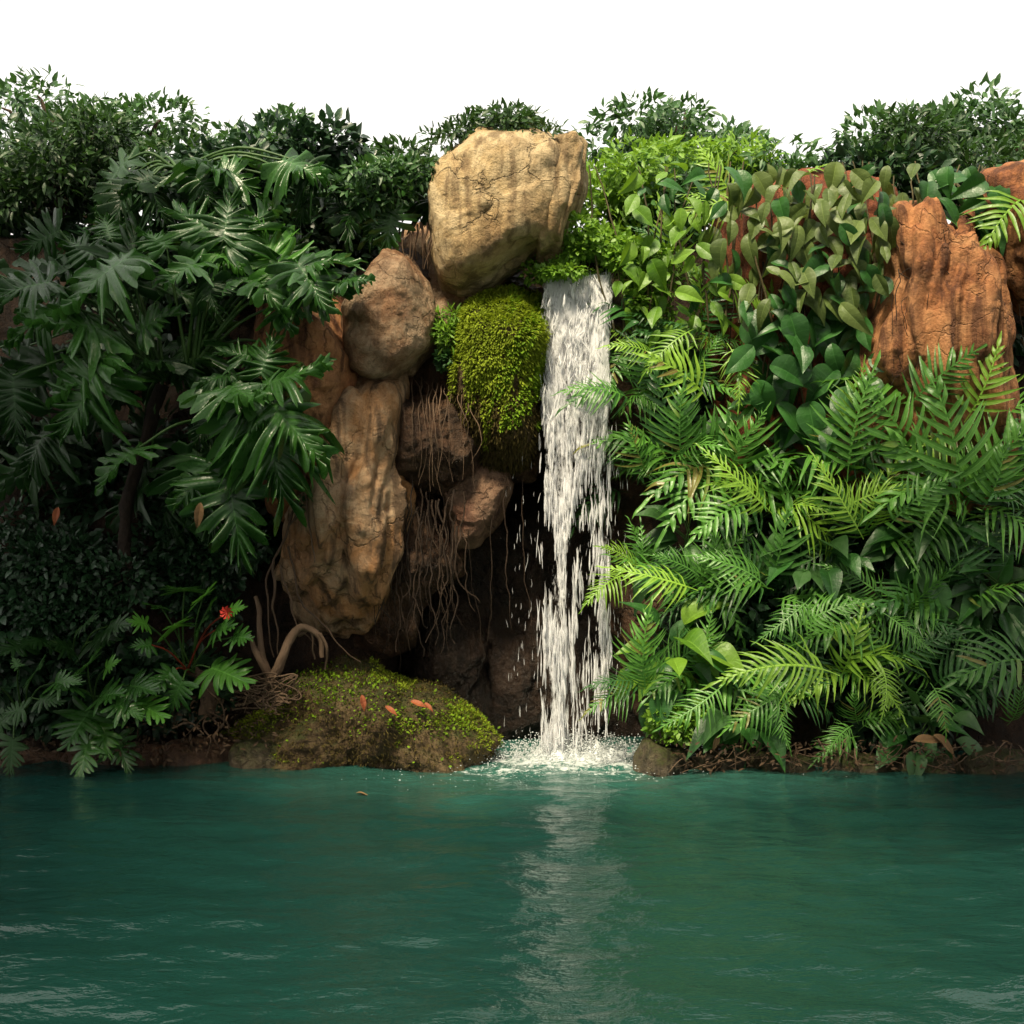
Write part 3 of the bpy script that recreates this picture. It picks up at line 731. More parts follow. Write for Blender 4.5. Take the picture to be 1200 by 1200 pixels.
ICO_V = None
def drops_mesh(name, P_, rad, mat):
    oct_v = np.array([(1, 0, 0), (-1, 0, 0), (0, 1, 0), (0, -1, 0), (0, 0, 1), (0, 0, -1)], float)
    oct_f = np.array([(0, 2, 4), (2, 1, 4), (1, 3, 4), (3, 0, 4), (2, 0, 5), (1, 2, 5), (3, 1, 5), (0, 3, 5)])
    n = len(P_)
    V = P_[:, None, :] + oct_v[None] * rad[:, None, :]
    Fc = (oct_f[None] + (np.arange(n) * 6)[:, None, None]).reshape(-1, 3)
    return mesh_np(name, V.reshape(-1, 3), Fc, mat)

def build_splash():
    g = np.random.default_rng(9)
    c = np.array(P(676, 880, 8.0)); c[2] = 0
    # churned foam mound
    V = []; nr, na = 26, 90
    for i in range(na):
        a = 2 * math.pi * i / na
        for j in range(nr):
            r = j / (nr - 1)
            x = math.cos(a) * r * 0.44; y = math.sin(a) * r * 0.24
            w = Vector((x * 9, y * 9, 1.7))
            h = 0.10 * (1 - r ** 1.2) * (0.15 + 1.5 * abs(noise.noise(w))) + 0.05 * noise.noise(w * 2.6) * (1 - r) + 0.03 * noise.noise(w * 6) * (1 - r) - 0.035 * r
            V.append(c + np.array([x, y, h]))
    n = 4200
    th = g.uniform(0, 2 * math.pi, n); rr = np.abs(g.normal(0, 0.55, n)) ** 1.0
    z = np.abs(g.normal(0, 0.045, n)) * np.exp(-rr) * 1.6
    Q = c + np.stack([np.cos(th) * rr * 0.75, np.sin(th) * rr * 0.42, z + 0.004], 1)
    Q = Q[np.abs(Q[:, 0] - c[0]) < 1.1]
    n = len(Q); s = g.uniform(0.0015, 0.0060, n)
    o = obj('splash_foam', drops_mesh('splash_foam', Q, np.stack([s * 1.3, s, s * 0.9], 1), M_['foam'])); tag(o, 'white splash drops thrown up where the waterfall meets the pool', 'splash', kind='stuff')
    m = obj('foam', mesh_np('foam', V, grid_faces(na, nr, wrap=True), M_['foam'])); tag(m, 'mound of churned white foam at the foot of the waterfall', 'foam', kind='stuff')
    # bubbles floating further out
    n = 500
    th = g.uniform(math.pi, 2 * math.pi, n); rr = 0.35 + np.abs(g.normal(0, 0.5, n))
    Q = c + np.stack([np.cos(th) * rr * 1.15 - 0.1, np.sin(th) * rr * 0.75, np.full(n, 0.006)], 1)
    s = g.uniform(0.0012, 0.0035, n)
    o = obj('bubbles', drops_mesh('bubbles', Q, np.stack([s * 1.6, s, s * 0.6], 1), M_['foam'])); tag(o, 'scattered white bubbles drifting on the water from the splash', 'bubbles', kind='stuff')
build_fall(); build_splash()

# ------------------------------------------------------------------ big philodendrons on the left
CAMDIR = Vector((0, -1, 0))
def petiole_curve(a, b, sag=0.12):
    m = (a + b) * 0.5 + Vector((0, -0.04, sag * (a - b).length))
    return curve_pts([a, m, b], 10)

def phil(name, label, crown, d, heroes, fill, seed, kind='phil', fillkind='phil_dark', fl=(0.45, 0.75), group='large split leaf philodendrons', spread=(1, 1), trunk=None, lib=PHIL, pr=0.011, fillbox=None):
    r = random.Random(seed); C = P(crown[0], crown[1], d)
    t = thing(name, label, 'plant', C, group)
    lv = []
    for h in heroes:      # leaf base and tip bearings with their distances, a lean of the blade and the leaf kind
        (bx_, by_), (tx, ty), db, dt = h[0], h[1], h[2], h[3]
        nh = Vector(h[4]) if len(h) > 4 and h[4] else Vector((r.uniform(-.5, .5), -0.75, r.uniform(.3, .9)))
        k = h[5] if len(h) > 5 else kind
        lv.append((P(bx_, by_, db), P(tx, ty, dt), nh, k))
    for i in range(fill):
        if fillbox:
            x0, y0, x1, y1 = fillbox
            b = P(r.uniform(x0, x1), r.uniform(y0, y1), d + r.uniform(-0.25, 0.35))
            v = (b - C); v.normalize()
            tip = b + (v * 0.6 + Vector((r.uniform(-.5, .5), r.uniform(-.5, .1), r.uniform(-.75, .15)))).normalized() * r.uniform(*fl)
        else:
            an = r.uniform(0, 2 * math.pi); v = Vector((math.cos(an) * spread[0], r.uniform(-0.8, 0.3), math.sin(an) * spread[1] + 0.25)).normalized()
            b = C + v * r.uniform(0.3, 0.75); tip = b + (v + Vector((r.uniform(-.3, .3), -0.25, -0.55))).normalized() * r.uniform(*fl)
        lv.append((b, tip, Vector((r.uniform(-.5, .5), -0.6, 0.8)), fillkind if r.random() < 0.75 else kind))
    for b, tip, nh, k in lv:
        me = r.choice(lib[k])
        obj('leaf', me, t, frame(b - C, tip - C, nh, 1.02))
        pts = petiole_curve(Vector((r.uniform(-.03, .03), r.uniform(-.03, .03), 0)), b - C, r.uniform(0.05, 0.2))
        V, Fc = tube_arrays(pts, np.linspace(pr, pr * 0.6, len(pts)), 7)
        obj('petiole', mesh_np('petiole', V, np.array(Fc), M_['petiole']), t)
    if trunk:
        pts = curve_pts([P(*q) - C for q in trunk], 14, 0.015, seed)
        V, Fc = tube_arrays(pts, [0.036] * len(pts), 10, 0.5)
        obj('trunk', mesh_np('trunk', V, np.array(Fc), M_['bark_dark']), t)
    return t

U_ = (0, -0.35, 0.95)
phil('philodendron', 'big dark split leaf plant filling the left edge', (190, 445), 7.9,
     [((150, 302), (36, 366), 7.55, 7.4), ((122, 418), (34, 470), 7.5, 7.4, (0.1, -.5, .85)), ((120, 438), (52, 528), 7.45, 7.35), ((60, 330), (-25, 345), 7.6, 7.5),
      ((70, 355), (-10, 400), 7.6, 7.5), ((145, 330), (165, 240), 7.7, 7.8, (0.2, -0.9, .4), 'phil_dark'), ((160, 390), (205, 350), 7.6, 7.5), ((15, 440), (22, 530), 7.4, 7.3, None, 'phil_dark'),
      ((110, 300), (60, 262), 7.8, 7.9), ((130, 280), (115, 235), 7.9, 8.0), ((60, 500), (5, 560), 7.5, 7.4, None, 'phil_dark'), ((70, 270), (10, 300), 7.9, 7.8, None, 'phil_dark')],
     22, 1, fl=(.32, .55), fillbox=(-20, 240, 220, 560), trunk=[(150, 680, 8.0), (146, 600, 7.95), (170, 520, 7.95), (190, 450, 7.9)])
phil('philodendron', 'tall split leaf plant with upright stalks and fresh green top leaf', (225, 430), 7.8,
     [((262, 282), (272, 208), 7.6, 7.75, (0.1, -0.9, 0.35)), ((250, 275), (192, 222), 7.65, 7.7, (0, -0.8, .6)), ((262, 292), (325, 215), 7.6, 7.8, (-0.2, -0.8, .5)),
      ((335, 320), (293, 250), 7.6, 7.7, (0.3, -.8, -.2), 'phil_fresh'), ((348, 308), (392, 368), 7.55, 7.35, (0.15, -.7, .65)), ((340, 312), (420, 285), 7.6, 7.5, (0.1, -.6, .8)),
      ((250, 296), (290, 312), 7.6, 7.5, (0, -0.6, .8), 'phil_fresh'), ((400, 330), (440, 318), 7.55, 7.4, (0, -.5, .8)), ((240, 305), (180, 330), 7.6, 7.4, (0, -.5, .8)), ((330, 330), (345, 400), 7.6, 7.5), ((240, 320), (250, 375), 7.55, 7.4, None, 'phil_dark'),
      ((195, 290), (160, 255), 7.7, 7.8)],
     8, 2, fl=(.30, .5), fillbox=(150, 210, 340, 420))
phil('philodendron', 'large split leaf plant drooping over the orange rock in the centre left', (255, 490), 7.75,
     [((302, 455), (398, 412), 7.4, 7.35, (0.0, -.5, .85)), ((304, 462), (402, 545), 7.35, 7.15, (0.3, -.75, .6)), ((302, 470), (345, 605), 7.35, 7.15, (0.15, -.9, .45)), ((265, 545), (287, 668), 7.4, 7.2, (0.15, -.9, .4)),
      ((245, 555), (190, 600), 7.45, 7.3, (-.1, -.7, .6)), ((250, 560), (235, 640), 7.45, 7.3, (-.1, -.8, .5), 'phil_dark'), ((270, 440), (225, 440), 7.5, 7.4, (0, -.4, .9)), ((305, 440), (325, 375), 7.45, 7.5, (0.1, -.8, .5)),
      ((285, 470), (330, 500), 7.35, 7.2, (0.2, -.6, .8)), ((250, 480), (215, 520), 7.5, 7.4, None, 'phil_dark'), ((300, 420), (250, 400), 7.55, 7.5)],
     11, 3, fl=(.32, .55), fillbox=(150, 440, 330, 580))
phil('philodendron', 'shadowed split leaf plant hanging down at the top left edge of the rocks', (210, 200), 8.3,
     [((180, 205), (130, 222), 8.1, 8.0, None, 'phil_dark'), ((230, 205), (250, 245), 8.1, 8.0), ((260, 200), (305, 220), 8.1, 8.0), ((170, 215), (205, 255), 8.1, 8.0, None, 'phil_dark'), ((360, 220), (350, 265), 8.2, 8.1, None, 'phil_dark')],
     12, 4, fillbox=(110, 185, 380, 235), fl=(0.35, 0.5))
phil('philodendron', 'split leaf plant with drooping grey green leaves left of the tan boulder', (450, 225), 8.3,
     [((430, 235), (398, 262), 8.1, 8.0), ((450, 240), (425, 285), 8.1, 8.0), ((460, 245), (450, 300), 8.1, 8.0), ((440, 215), (390, 225), 8.15, 8.1), ((470, 215), (520, 205), 8.15, 8.0), ((450, 210), (480, 180), 8.2, 8.3)], 4, 5, fillbox=(400, 190, 500, 240), fl=(0.25, 0.4))

# small finger leaved philodendrons at the water's edge
def sell(label, crown, d, leaves, seed, red=False, trunk=None, ksel=('phil', 'phil_fresh', 'phil')):
    r = random.Random(seed); C = P(crown[0], crown[1], d)
    t = thing('small_philodendron', label, 'plant', C, 'small finger leaved plants on the left bank')
    for i, (x, y) in enumerate(leaves):
        v = Vector((x - crown[0], y - crown[1])).normalized()
        sz = r.uniform(40, 52)
        b = P(x - v.x * sz * .35, y - v.y * sz * .35 - 4, d - r.uniform(.15, .35)); 
        tip = P(x + v.x * sz * .55 + r.uniform(-8, 8), y + v.y * sz * .35 + sz * 0.3, d - r.uniform(.3, .5))
        obj('leaf', r.choice(SELL[r.choice(ksel)]), t, frame(b - C, tip - C, Vector((r.uniform(-.3, .3), -.75, .6)), 1.0))
        pts = petiole_curve(Vector((r.uniform(-.03, .03), 0, 0)), b - C, 0.12)
        V, Fc = tube_arrays(pts, np.linspace(0.006, 0.004, len(pts)), 6)
        obj('petiole', mesh_np('petiole', V, np.array(Fc), M_['petiole_red' if red and i % 4 == 0 else 'petiole']), t)
    if trunk:
        pts = curve_pts([P(*q) - C for q in trunk], 12, 0.008, seed)
        V, Fc = tube_arrays(pts, np.linspace(0.035, 0.045, len(pts)), 10, 0.5)
        obj('trunk', mesh_np('trunk', V, np.array(Fc), M_['bark']), t)
    return t
fl = sell('finger leaved plant with a reddish stalk and short scarred trunk above the roots', (222, 788), 7.75,
     [(165, 752), (183, 702), (215, 682), (240, 690), (278, 708), (284, 742), (264, 785), (206, 815), (186, 795), (205, 725), (236, 722), (160, 722), (262, 728), (250, 700)], 21, True, [(225, 785, 7.78), (242, 800, 7.76), (243, 838, 7.74)])
V, Fc = [], []
for k in range(9):
    a = k * 0.7; c_ = P(266, 718, 7.35)
    V += [c_, c_ + Vector((math.cos(a) * .04, -.01, math.sin(a) * .04)), c_ + Vector((math.cos(a + .5) * .03, -.02, math.sin(a + .5) * .03))]; Fc.append((3 * k, 3 * k + 1, 3 * k + 2))
o = obj('spathe', mesh_np('spathe', [Vector(v) - fl.location for v in V], Fc, M_['redflower']), fl)
sell('finger leaved plant with leaves hanging to the waterline', (112, 828), 7.7,
     [(95, 850), (145, 882), (100, 890), (125, 806), (150, 828), (174, 826), (128, 772), (80, 800), (165, 800), (120, 862), (100, 770)], 22)
sell('finger leaved plant with long flat stalks at the far left bank', (28, 835), 7.7,
     [(12, 828), (44, 778), (76, 793), (10, 885), (-10, 800), (20, 770), (60, 815), (-5, 850)], 23, ksel=('phil', 'phil_dark'))
sell('finger leaved plant half hidden in shade below the dark small leaved bush', (90, 775), 7.95,
     [(75, 750), (120, 742), (45, 745), (15, 755), (140, 725), (100, 720)], 24, ksel=('phil_dark',))

# ------------------------------------------------------------------ ferns on the right
FD = lambda px, py: 7.55 + max(0, 860 - py) * 0.0011 + max(0, 780 - px) * 0.0035
HER = [  # base, tip, kind: the fronds one can pick out in the photograph
 ((984, 792), (833, 752), 'fern_lime'), ((905, 602), (818, 540), 'fern_lime'), ((1122, 600), (1132, 432), 'fern_mid'), ((993, 565), (996, 420), 'fern_mid'),
 ((1012, 632), (942, 545), 'fern_lime'), ((818, 692), (712, 676), 'fern_lime'), ((748, 672), (714, 622), 'fern_lime'), ((925, 812), (848, 852), 'fern_mid'),
 ((905, 800), (912, 882), 'fern_mid'), ((1035, 718), (1092, 770), 'fern_mid'), ((1030, 775), (1058, 838), 'fern_lime'), ((1215, 775), (1108, 768), 'fern_mid'),
 ((757, 808), (738, 716), 'fern_mid'), ((735, 466), (657, 446), 'fern_mid'), ((815, 385), (750, 432), 'fern_lime'), ((852, 402), (892, 468), 'fern_lime'),
 ((880, 240), (790, 242), 'fern_lime'), ((995, 520), (998, 424), 'fern_lime'), ((1060, 482), (1134, 388), 'fern_mid'), ((1130, 495), (1192, 408), 'fern_lime'),
 ((1205, 228), (1136, 274), 'fern_lime'), ((760, 560), (725, 500), 'fern_mid'), ((800, 545), (780, 450), 'fern_mid'), ((850, 560), (880, 470), 'fern_mid'),
 ((1075, 560), (1045, 440), 'fern_mid'), ((1150, 600), (1200, 520), 'fern_mid'), ((1180, 850), (1205, 800), 'fern_mid'), ((1000, 850), (960, 870), 'fern_mid'),
 ((850, 800), (790, 870), 'fern_mid'), ((1090, 800), (1120, 860), 'fern_mid'), ((830, 470), (770, 395), 'fern_lime'), ((770, 420), (712, 395), 'fern_lime'),
 ((900, 690), (820, 640), 'fern_mid'), ((950, 700), (905, 760), 'fern_mid'), ((985, 600), (1060, 545), 'fern_lime'), ((1040, 620), (1100, 540), 'fern_mid'),
 ((880, 590), (800, 610), 'fern_mid'), ((930, 740), (1010, 690), 'fern_mid')]
CL = [  # crown bearing, distance, frond count, reach, main kind, label
 (735, 465, 8.05, 8, (.28, .45), 'fern_mid', 'fern leaning over the left edge onto the upper waterfall'),
 (815, 400, 8.15, 8, (.3, .5), 'fern_lime', 'pale fern under the climbing leaves right of the waterfall top'),
 (855, 405, 8.1, 7, (.3, .48), 'fern_lime', 'pale fan shaped fern against the red rock wall'),
 (780, 540, 8.0, 10, (.35, .55), 'fern_mid', 'fern beside the middle of the waterfall'),
 (860, 560, 8.0, 9, (.35, .6), 'fern_mid', 'mid green fern below the pale fan shaped fern'),
 (905, 605, 7.9, 8, (.35, .6), 'fern_lime', 'fern with a bright yellow green frond arching left'),
 (993, 565, 7.95, 9, (.4, .65), 'fern_mid', 'fern with one upright frond in front of the red rock'),
 (1012, 632, 7.85, 8, (.4, .6), 'fern_lime', 'bright fern in the middle of the right bank'),
 (1062, 500, 7.95, 7, (.4, .6), 'fern_mid', 'fern reaching up in front of the orange rock pillar'),
 (1125, 600, 7.8, 10, (.45, .75), 'fern_mid', 'tallest upright fern at the right before the orange pillar'),
 (1140, 500, 7.95, 8, (.4, .6), 'fern_lime', 'fern with light tips at the right edge of the orange pillar'),
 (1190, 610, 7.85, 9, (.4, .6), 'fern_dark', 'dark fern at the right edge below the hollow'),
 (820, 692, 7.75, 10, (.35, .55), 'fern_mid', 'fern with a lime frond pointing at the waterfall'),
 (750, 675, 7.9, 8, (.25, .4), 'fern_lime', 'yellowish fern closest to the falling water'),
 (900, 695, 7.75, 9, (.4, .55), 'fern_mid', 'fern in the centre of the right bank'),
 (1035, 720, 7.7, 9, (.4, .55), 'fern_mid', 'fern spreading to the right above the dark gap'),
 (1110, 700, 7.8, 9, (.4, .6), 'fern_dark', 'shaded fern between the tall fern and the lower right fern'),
 (1200, 780, 7.65, 8, (.4, .55), 'fern_mid', 'fern entering from the right edge low on the bank'),
 (760, 805, 7.7, 9, (.25, .42), 'fern_mid', 'upright fern on the corner stone by the splash'),
 (830, 800, 7.65, 9, (.3, .45), 'fern_mid', 'low fern right of the corner fern'),
 (915, 805, 7.6, 8, (.3, .45), 'fern_mid', 'fern with a pale frond drooping to the waterline'),
 (985, 795, 7.6, 7, (.35, .5), 'fern_lime', 'fern sending a long lime frond to the left'),
 (1030, 785, 7.62, 8, (.3, .45), 'fern_mid', 'small bright fern above the dead brown leaf'),
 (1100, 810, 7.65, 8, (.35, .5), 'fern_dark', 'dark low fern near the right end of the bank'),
 (1000, 852, 7.55, 6, (.22, .32), 'fern_mid', 'lowest fern touching the edging stones'),
 (875, 245, 8.3, 6, (.3, .45), 'fern_lime', 'fern among the climbing leaves at the top'),
 (1210, 225, 8.1, 5, (.3, .4), 'fern_lime', 'pale fern hanging in from the top right edge'),
 (790, 320, 8.25, 7, (.25, .4), 'fern_lime', 'sunlit fern at the right of the waterfall lip'),
 (745, 400, 8.15, 9, (.25, .42), 'fern_lime', 'lime fern hugging the right edge of the upper waterfall'),
 (790, 455, 8.1, 9, (.3, .48), 'fern_mid', 'mid green fern filling the gap beside the upper waterfall'),
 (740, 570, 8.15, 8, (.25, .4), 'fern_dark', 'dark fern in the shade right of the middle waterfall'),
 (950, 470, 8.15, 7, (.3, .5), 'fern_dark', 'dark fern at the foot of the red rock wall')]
roots_f = []
for i, (cx, cy, d, n, ln, kind, lab) in enumerate(CL):
    d = min(d, 9); C = P(cx, cy, d + 0.12)
    t = thing('fern', lab, 'fern', C, 'ferns on the right bank'); roots_f.append((cx, cy, t, C, d))
    r = random.Random(300 + i)
    n = max(4, int(n * 0.72))
    for k in range(n):
        an = math.pi * (k + r.uniform(0, 1)) / n * 1.5 - 0.25 * math.pi
        v = Vector((math.cos(an), r.uniform(-0.9, -0.15), math.sin(an) * 0.8 + 0.12)).normalized()
        L_ = r.uniform(*ln) * 1.12
        b = Vector((r.uniform(-.06, .06), r.uniform(-.08, 0), r.uniform(-.05, .05)))
        nh = Vector((r.uniform(-.3, .3), -0.55, 0.85)) if v.z < 0.6 else Vector((r.uniform(-.4, .4), -0.9, 0.35))
        kk = kind if r.random() < 0.5 else r.choice(['fern_mid', 'fern_dark', 'fern_dark'])
        obj('frond', r.choice(FERN[kk]), t, frame(b, b + v * L_, nh, 1.0))
for i, (b, tp, kind) in enumerate(HER):
    cx, cy, t, C, d = min(roots_f, key=lambda q: (q[0] - b[0]) ** 2 + (q[1] - b[1]) ** 2)
    r = random.Random(500 + i)
    B = P(b[0], b[1], d - 0.22); T = P(tp[0], tp[1], d - 0.42)
    up = tp[1] < b[1] - 50
    nh = Vector((r.uniform(-.2, .2), -0.85, 0.4 if up else 0.65))
    obj('frond', r.choice([FERN[kind][q] for q in ((0, 5, 3) if up else (0, 1, 3, 8))]), t, frame(B - C, T - C, nh, 1.05))

# broad leaved undergrowth between the ferns
for i, (cx, cy, d, n, lab) in enumerate([(800, 640, 8.0, 22, 'broad leaved seedling between the waterfall and the ferns'), (955, 660, 7.95, 26, 'glossy broad leaved plant behind the central ferns'), (1085, 640, 7.9, 26, 'dark broad leaved plant right of the bright fern'),
        (780, 775, 7.75, 24, 'light green leafy plant just right of the splash'), (1075, 860, 7.65, 20, 'dark strap leaved plant low above the right stones'), (870, 850, 7.65, 22, 'leafy plant above the stones left of the drooping fern'), (1165, 700, 7.85, 22, 'deep green leafy plant in the right hand shade'), (890, 520, 8.1, 22, 'leafy plant at the base of the climbing leaves')]):
    C = P(cx, cy, d); t = thing('leafy_plant', lab, 'plant', C, 'broad leaved plants among the ferns'); r = random.Random(700 + i)
    for k in range(n):
        v = Vector((r.gauss(0, 1), r.uniform(-1, 0.1), r.gauss(0.1, 0.9))).normalized()
        b = v * r.uniform(0.05, 0.26); tip = b + (v + Vector((0, -.2, -.35))).normalized() * r.uniform(0.12, 0.24)
        obj('leaf', r.choice(BROAD['vine_lime' if i == 3 and k % 2 else ('shrub_mid' if k % 2 else 'vine_dark')]), t, frame(b, tip, Vector((0, -.6, .8)), 1.0))
    st = [(curve_pts([Vector((0, .1, -.25)), Vector((r.uniform(-.1, .1), 0, 0)), Vector((r.uniform(-.2, .2), -.05, .2))], 8), np.linspace(.007, .003, 9)) for _ in range(5)]
    obj('stems', tubes_mesh('stems', st, M_['petiole'], 5), t)

# ------------------------------------------------------------------ climbing vines
def vine(label, poly_pts, d, n, sz, kind, seed, depth=0.3, alt=None):
    r = random.Random(seed)
    cx = sum(p[0] for p in poly_pts) / len(poly_pts); cy = sum(p[1] for p in poly_pts) / len(poly_pts)
    C = P(cx, max(p[1] for p in poly_pts), d); t = thing('climbing_vine', label, 'vine', C, 'climbing vines on the rocks')
    def inside(x, y):
        c = False; j = len(poly_pts) - 1
        for i in range(len(poly_pts)):
            xi, yi = poly_pts[i]; xj, yj = poly_pts[j]
            if (yi > y) != (yj > y) and x < (xj - xi) * (y - yi) / (yj - yi) + xi: c = not c
            j = i
        return c
    xs = [p[0] for p in poly_pts]; ys = [p[1] for p in poly_pts]; got = []; tries = 0
    while len(got) < n and tries < 20000:
        tries += 1; x = r.uniform(min(xs), max(xs)); y = r.uniform(min(ys), max(ys))
        md = 13 if tries < 6000 else 9
        if inside(x, y) and all((x - a) ** 2 + (y - b) ** 2 > md * md for a, b in got): got.append((x, y))
    for x, y in got:
        dd = d - r.uniform(0.02, depth); b = P(x, y, dd)
        an = r.gauss(-math.pi / 2, 0.85)
        tip = b + Vector((math.cos(an), r.uniform(-.9, -.1), math.sin(an))).normalized() * r.uniform(*sz)
        obj('leaf', r.choice(BROAD[alt if alt and r.random() < .25 else kind]), t, frame(b - C, tip - C, Vector((r.uniform(-.8, .8), -.6, r.uniform(.0, 1.1))), 1.0))
    st = []
    for k in range(9):
        x0 = r.uniform(min(xs), max(xs)); x1 = x0 + r.uniform(-40, 40)
        st.append((curve_pts([P(x0, max(ys) + 10, d) - C, P((x0 + x1) / 2 + r.uniform(-15, 15), (min(ys) + max(ys)) / 2, d - .05) - C, P(x1, min(ys), d) - C], 16, .02, k), np.linspace(.008, .004, 17)))
    obj('stems', tubes_mesh('stems', st, M_['stem'], 5), t)
vine('pale olive broad leaved vine covering the red wall at upper right', [(840, 195), (1075, 190), (1085, 215), (1040, 250), (1060, 330), (990, 350), (930, 355), (870, 370), (830, 300)], 8.05, 99, (.11, .18), 'vine_pale', 41, alt='vine_dark')
vine('deep green broad leaved vine hanging lower on the red rock', [(870, 365), (1000, 345), (1035, 400), (1010, 450), (985, 500), (900, 510), (880, 450)], 8.05, 46, (.16, .26), 'vine_dark', 42)
vine('sunlit yellow green climbing plant above the right of the waterfall', [(745, 200), (850, 195), (855, 300), (850, 380), (760, 390), (720, 350), (735, 270)], 8.15, 60, (.08, .16), 'vine_lime', 43, alt='vine_dark')
vine('drooping olive vine on the red wall just left of the orange pillar', [(900, 215), (1040, 205), (1050, 300), (1000, 370), (900, 350)], 7.98, 60, (.11, .18), 'vine_pale', 45, alt='vine_dark')
vine('dark leaved climber at the top right corner', [(1085, 195), (1200, 195), (1200, 235), (1140, 270), (1090, 240)], 8.2, 34, (.12, .22), 'vine_dark', 44)

# ------------------------------------------------------------------ creepers and shrubs
def c3(px, py, d): return tuple(P(px, py, d))
shrub('creeping_plant', 'bright small leaved creeper spilling over the lip of the waterfall', 'plant', c3(695, 295, 8.2), (.34, .22, .19), 3800, .042, 'cover', 61, 1.3, 18, .4, group='small leaved creepers')
shrub('creeping_plant', 'small leaved creeper on the rocks left above the waterfall', 'plant', c3(655, 318, 8.1), (.16, .12, .08), 700, .04, 'cover', 62, 1.3, 10, .4, group='small leaved creepers')
shrub('shrub', 'sunlit green shrub behind the top of the waterfall', 'shrub', c3(720, 240, 8.9), (.40, .35, .36), 3000, .07, 'cover', 63, .8, 18, .4, group='shrubs along the top of the cliff')
shrub('shrub', 'small leaved shrub perched on the rock at top centre left', 'shrub', c3(450, 215, 8.05), (.36, .18, .16), 900, .075, 'shrub_mid', 64, .8, 16, .35, group='shrubs along the top of the cliff')
shrub('fern_tuft', 'small yellow fern tuft between the round boulder and the moss', 'fern', c3(527, 385, 8.05), (.11, .08, .10), 420, .06, 'cover', 65, .5, 9, .4)
shrub('creeping_plant', 'small green creeper clinging below the fern tuft', 'plant', c3(520, 410, 8.1), (.07, .06, .10), 300, .04, 'shrub_mid', 66, 1.2, 8, .4, group='small leaved creepers')
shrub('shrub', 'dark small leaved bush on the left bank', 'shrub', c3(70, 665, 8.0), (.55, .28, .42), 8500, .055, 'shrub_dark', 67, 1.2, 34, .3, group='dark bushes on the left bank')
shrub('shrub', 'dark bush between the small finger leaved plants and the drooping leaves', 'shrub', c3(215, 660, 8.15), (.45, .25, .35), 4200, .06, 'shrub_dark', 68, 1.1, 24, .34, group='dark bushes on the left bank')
shrub('shrub', 'leafy shrub growing over the top of the tan boulder', 'shrub', c3(590, 150, 8.15), (.46, .25, .15), 2000, .06, 'canopy', 75, .8, 20, .36, group='shrubs along the top of the cliff')
shrub('creeping_plant', 'bright creeper running down the ledge right of the waterfall lip', 'plant', c3(760, 330, 8.2), (.22, .15, .26), 1500, .05, 'cover', 76, 1.2, 16, .36, group='small leaved creepers')
shrub('shrub', 'green shrub filling the gap between the sunlit shrub and the climber', 'shrub', c3(800, 245, 8.9), (.45, .3, .30), 2200, .075, 'shrub_mid', 77, .9, 18, .36, group='shrubs along the top of the cliff')
shrub('shrub', 'twiggy green sprig growing on the tall streaked boulder', 'shrub', c3(372, 600, 7.9), (.15, .08, .12), 150, .05, 'shrub_mid', 69, 1.1, 9, .3, stem_mat='bark', stem_r=.006)
shrub('shrub', 'bright ground creeper on the corner stone beside the splash', 'shrub', c3(790, 850, 7.55), (.22, .1, .13), 900, .045, 'cover', 70, 1.2, 14, .36)
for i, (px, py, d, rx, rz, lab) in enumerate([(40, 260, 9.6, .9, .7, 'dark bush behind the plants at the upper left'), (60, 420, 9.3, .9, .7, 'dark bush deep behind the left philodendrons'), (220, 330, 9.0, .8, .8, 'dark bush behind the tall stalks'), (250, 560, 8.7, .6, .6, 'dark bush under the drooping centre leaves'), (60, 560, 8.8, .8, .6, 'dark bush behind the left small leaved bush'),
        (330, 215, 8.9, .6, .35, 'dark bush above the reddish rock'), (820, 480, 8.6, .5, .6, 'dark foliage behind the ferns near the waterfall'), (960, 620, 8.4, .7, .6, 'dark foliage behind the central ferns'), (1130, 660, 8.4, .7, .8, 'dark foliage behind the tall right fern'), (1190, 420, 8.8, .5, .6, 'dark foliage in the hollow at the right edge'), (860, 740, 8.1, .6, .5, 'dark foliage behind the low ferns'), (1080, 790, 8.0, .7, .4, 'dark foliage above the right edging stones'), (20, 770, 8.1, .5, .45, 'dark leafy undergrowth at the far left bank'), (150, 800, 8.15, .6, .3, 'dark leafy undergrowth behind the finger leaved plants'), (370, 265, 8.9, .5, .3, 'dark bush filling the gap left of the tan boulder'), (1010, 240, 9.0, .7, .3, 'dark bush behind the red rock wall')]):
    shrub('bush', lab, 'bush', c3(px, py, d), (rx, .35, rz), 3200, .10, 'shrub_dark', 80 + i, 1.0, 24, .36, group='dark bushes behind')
for i, (px, py, d, rx, rz, mat, lab) in enumerate([(60, 195, 9.2, .7, .42, 'canopy', 'narrow leaved dark tree top at the upper left corner'), (200, 215, 9.6, .7, .25, 'canopy', 'dark tree top above the tall split leaf plant'), (350, 212, 9.5, .7, .26, 'canopy', 'dark tree top left of the tan boulder'), (480, 212, 9.6, .5, .2, 'canopy', 'tree top behind the tan boulder'), (800, 205, 9.3, .6, .25, 'cover', 'sunlit shrub top above the yellow green climber'), (930, 212, 9.2, .7, .2, 'shrub_mid', 'shrub top above the olive vine'), (1080, 198, 9.2, .6, .34, 'canopy', 'dark shrub top above the orange pillar'), (1200, 212, 9.2, .5, .25, 'canopy', 'dark shrub top at the upper right corner')]):
    shrub('shrub', lab, 'shrub', c3(px, py, d), (rx, .4, rz), 2600, .09, mat, 100 + i, .7, 20, .36, group='shrubs along the top of the cliff')

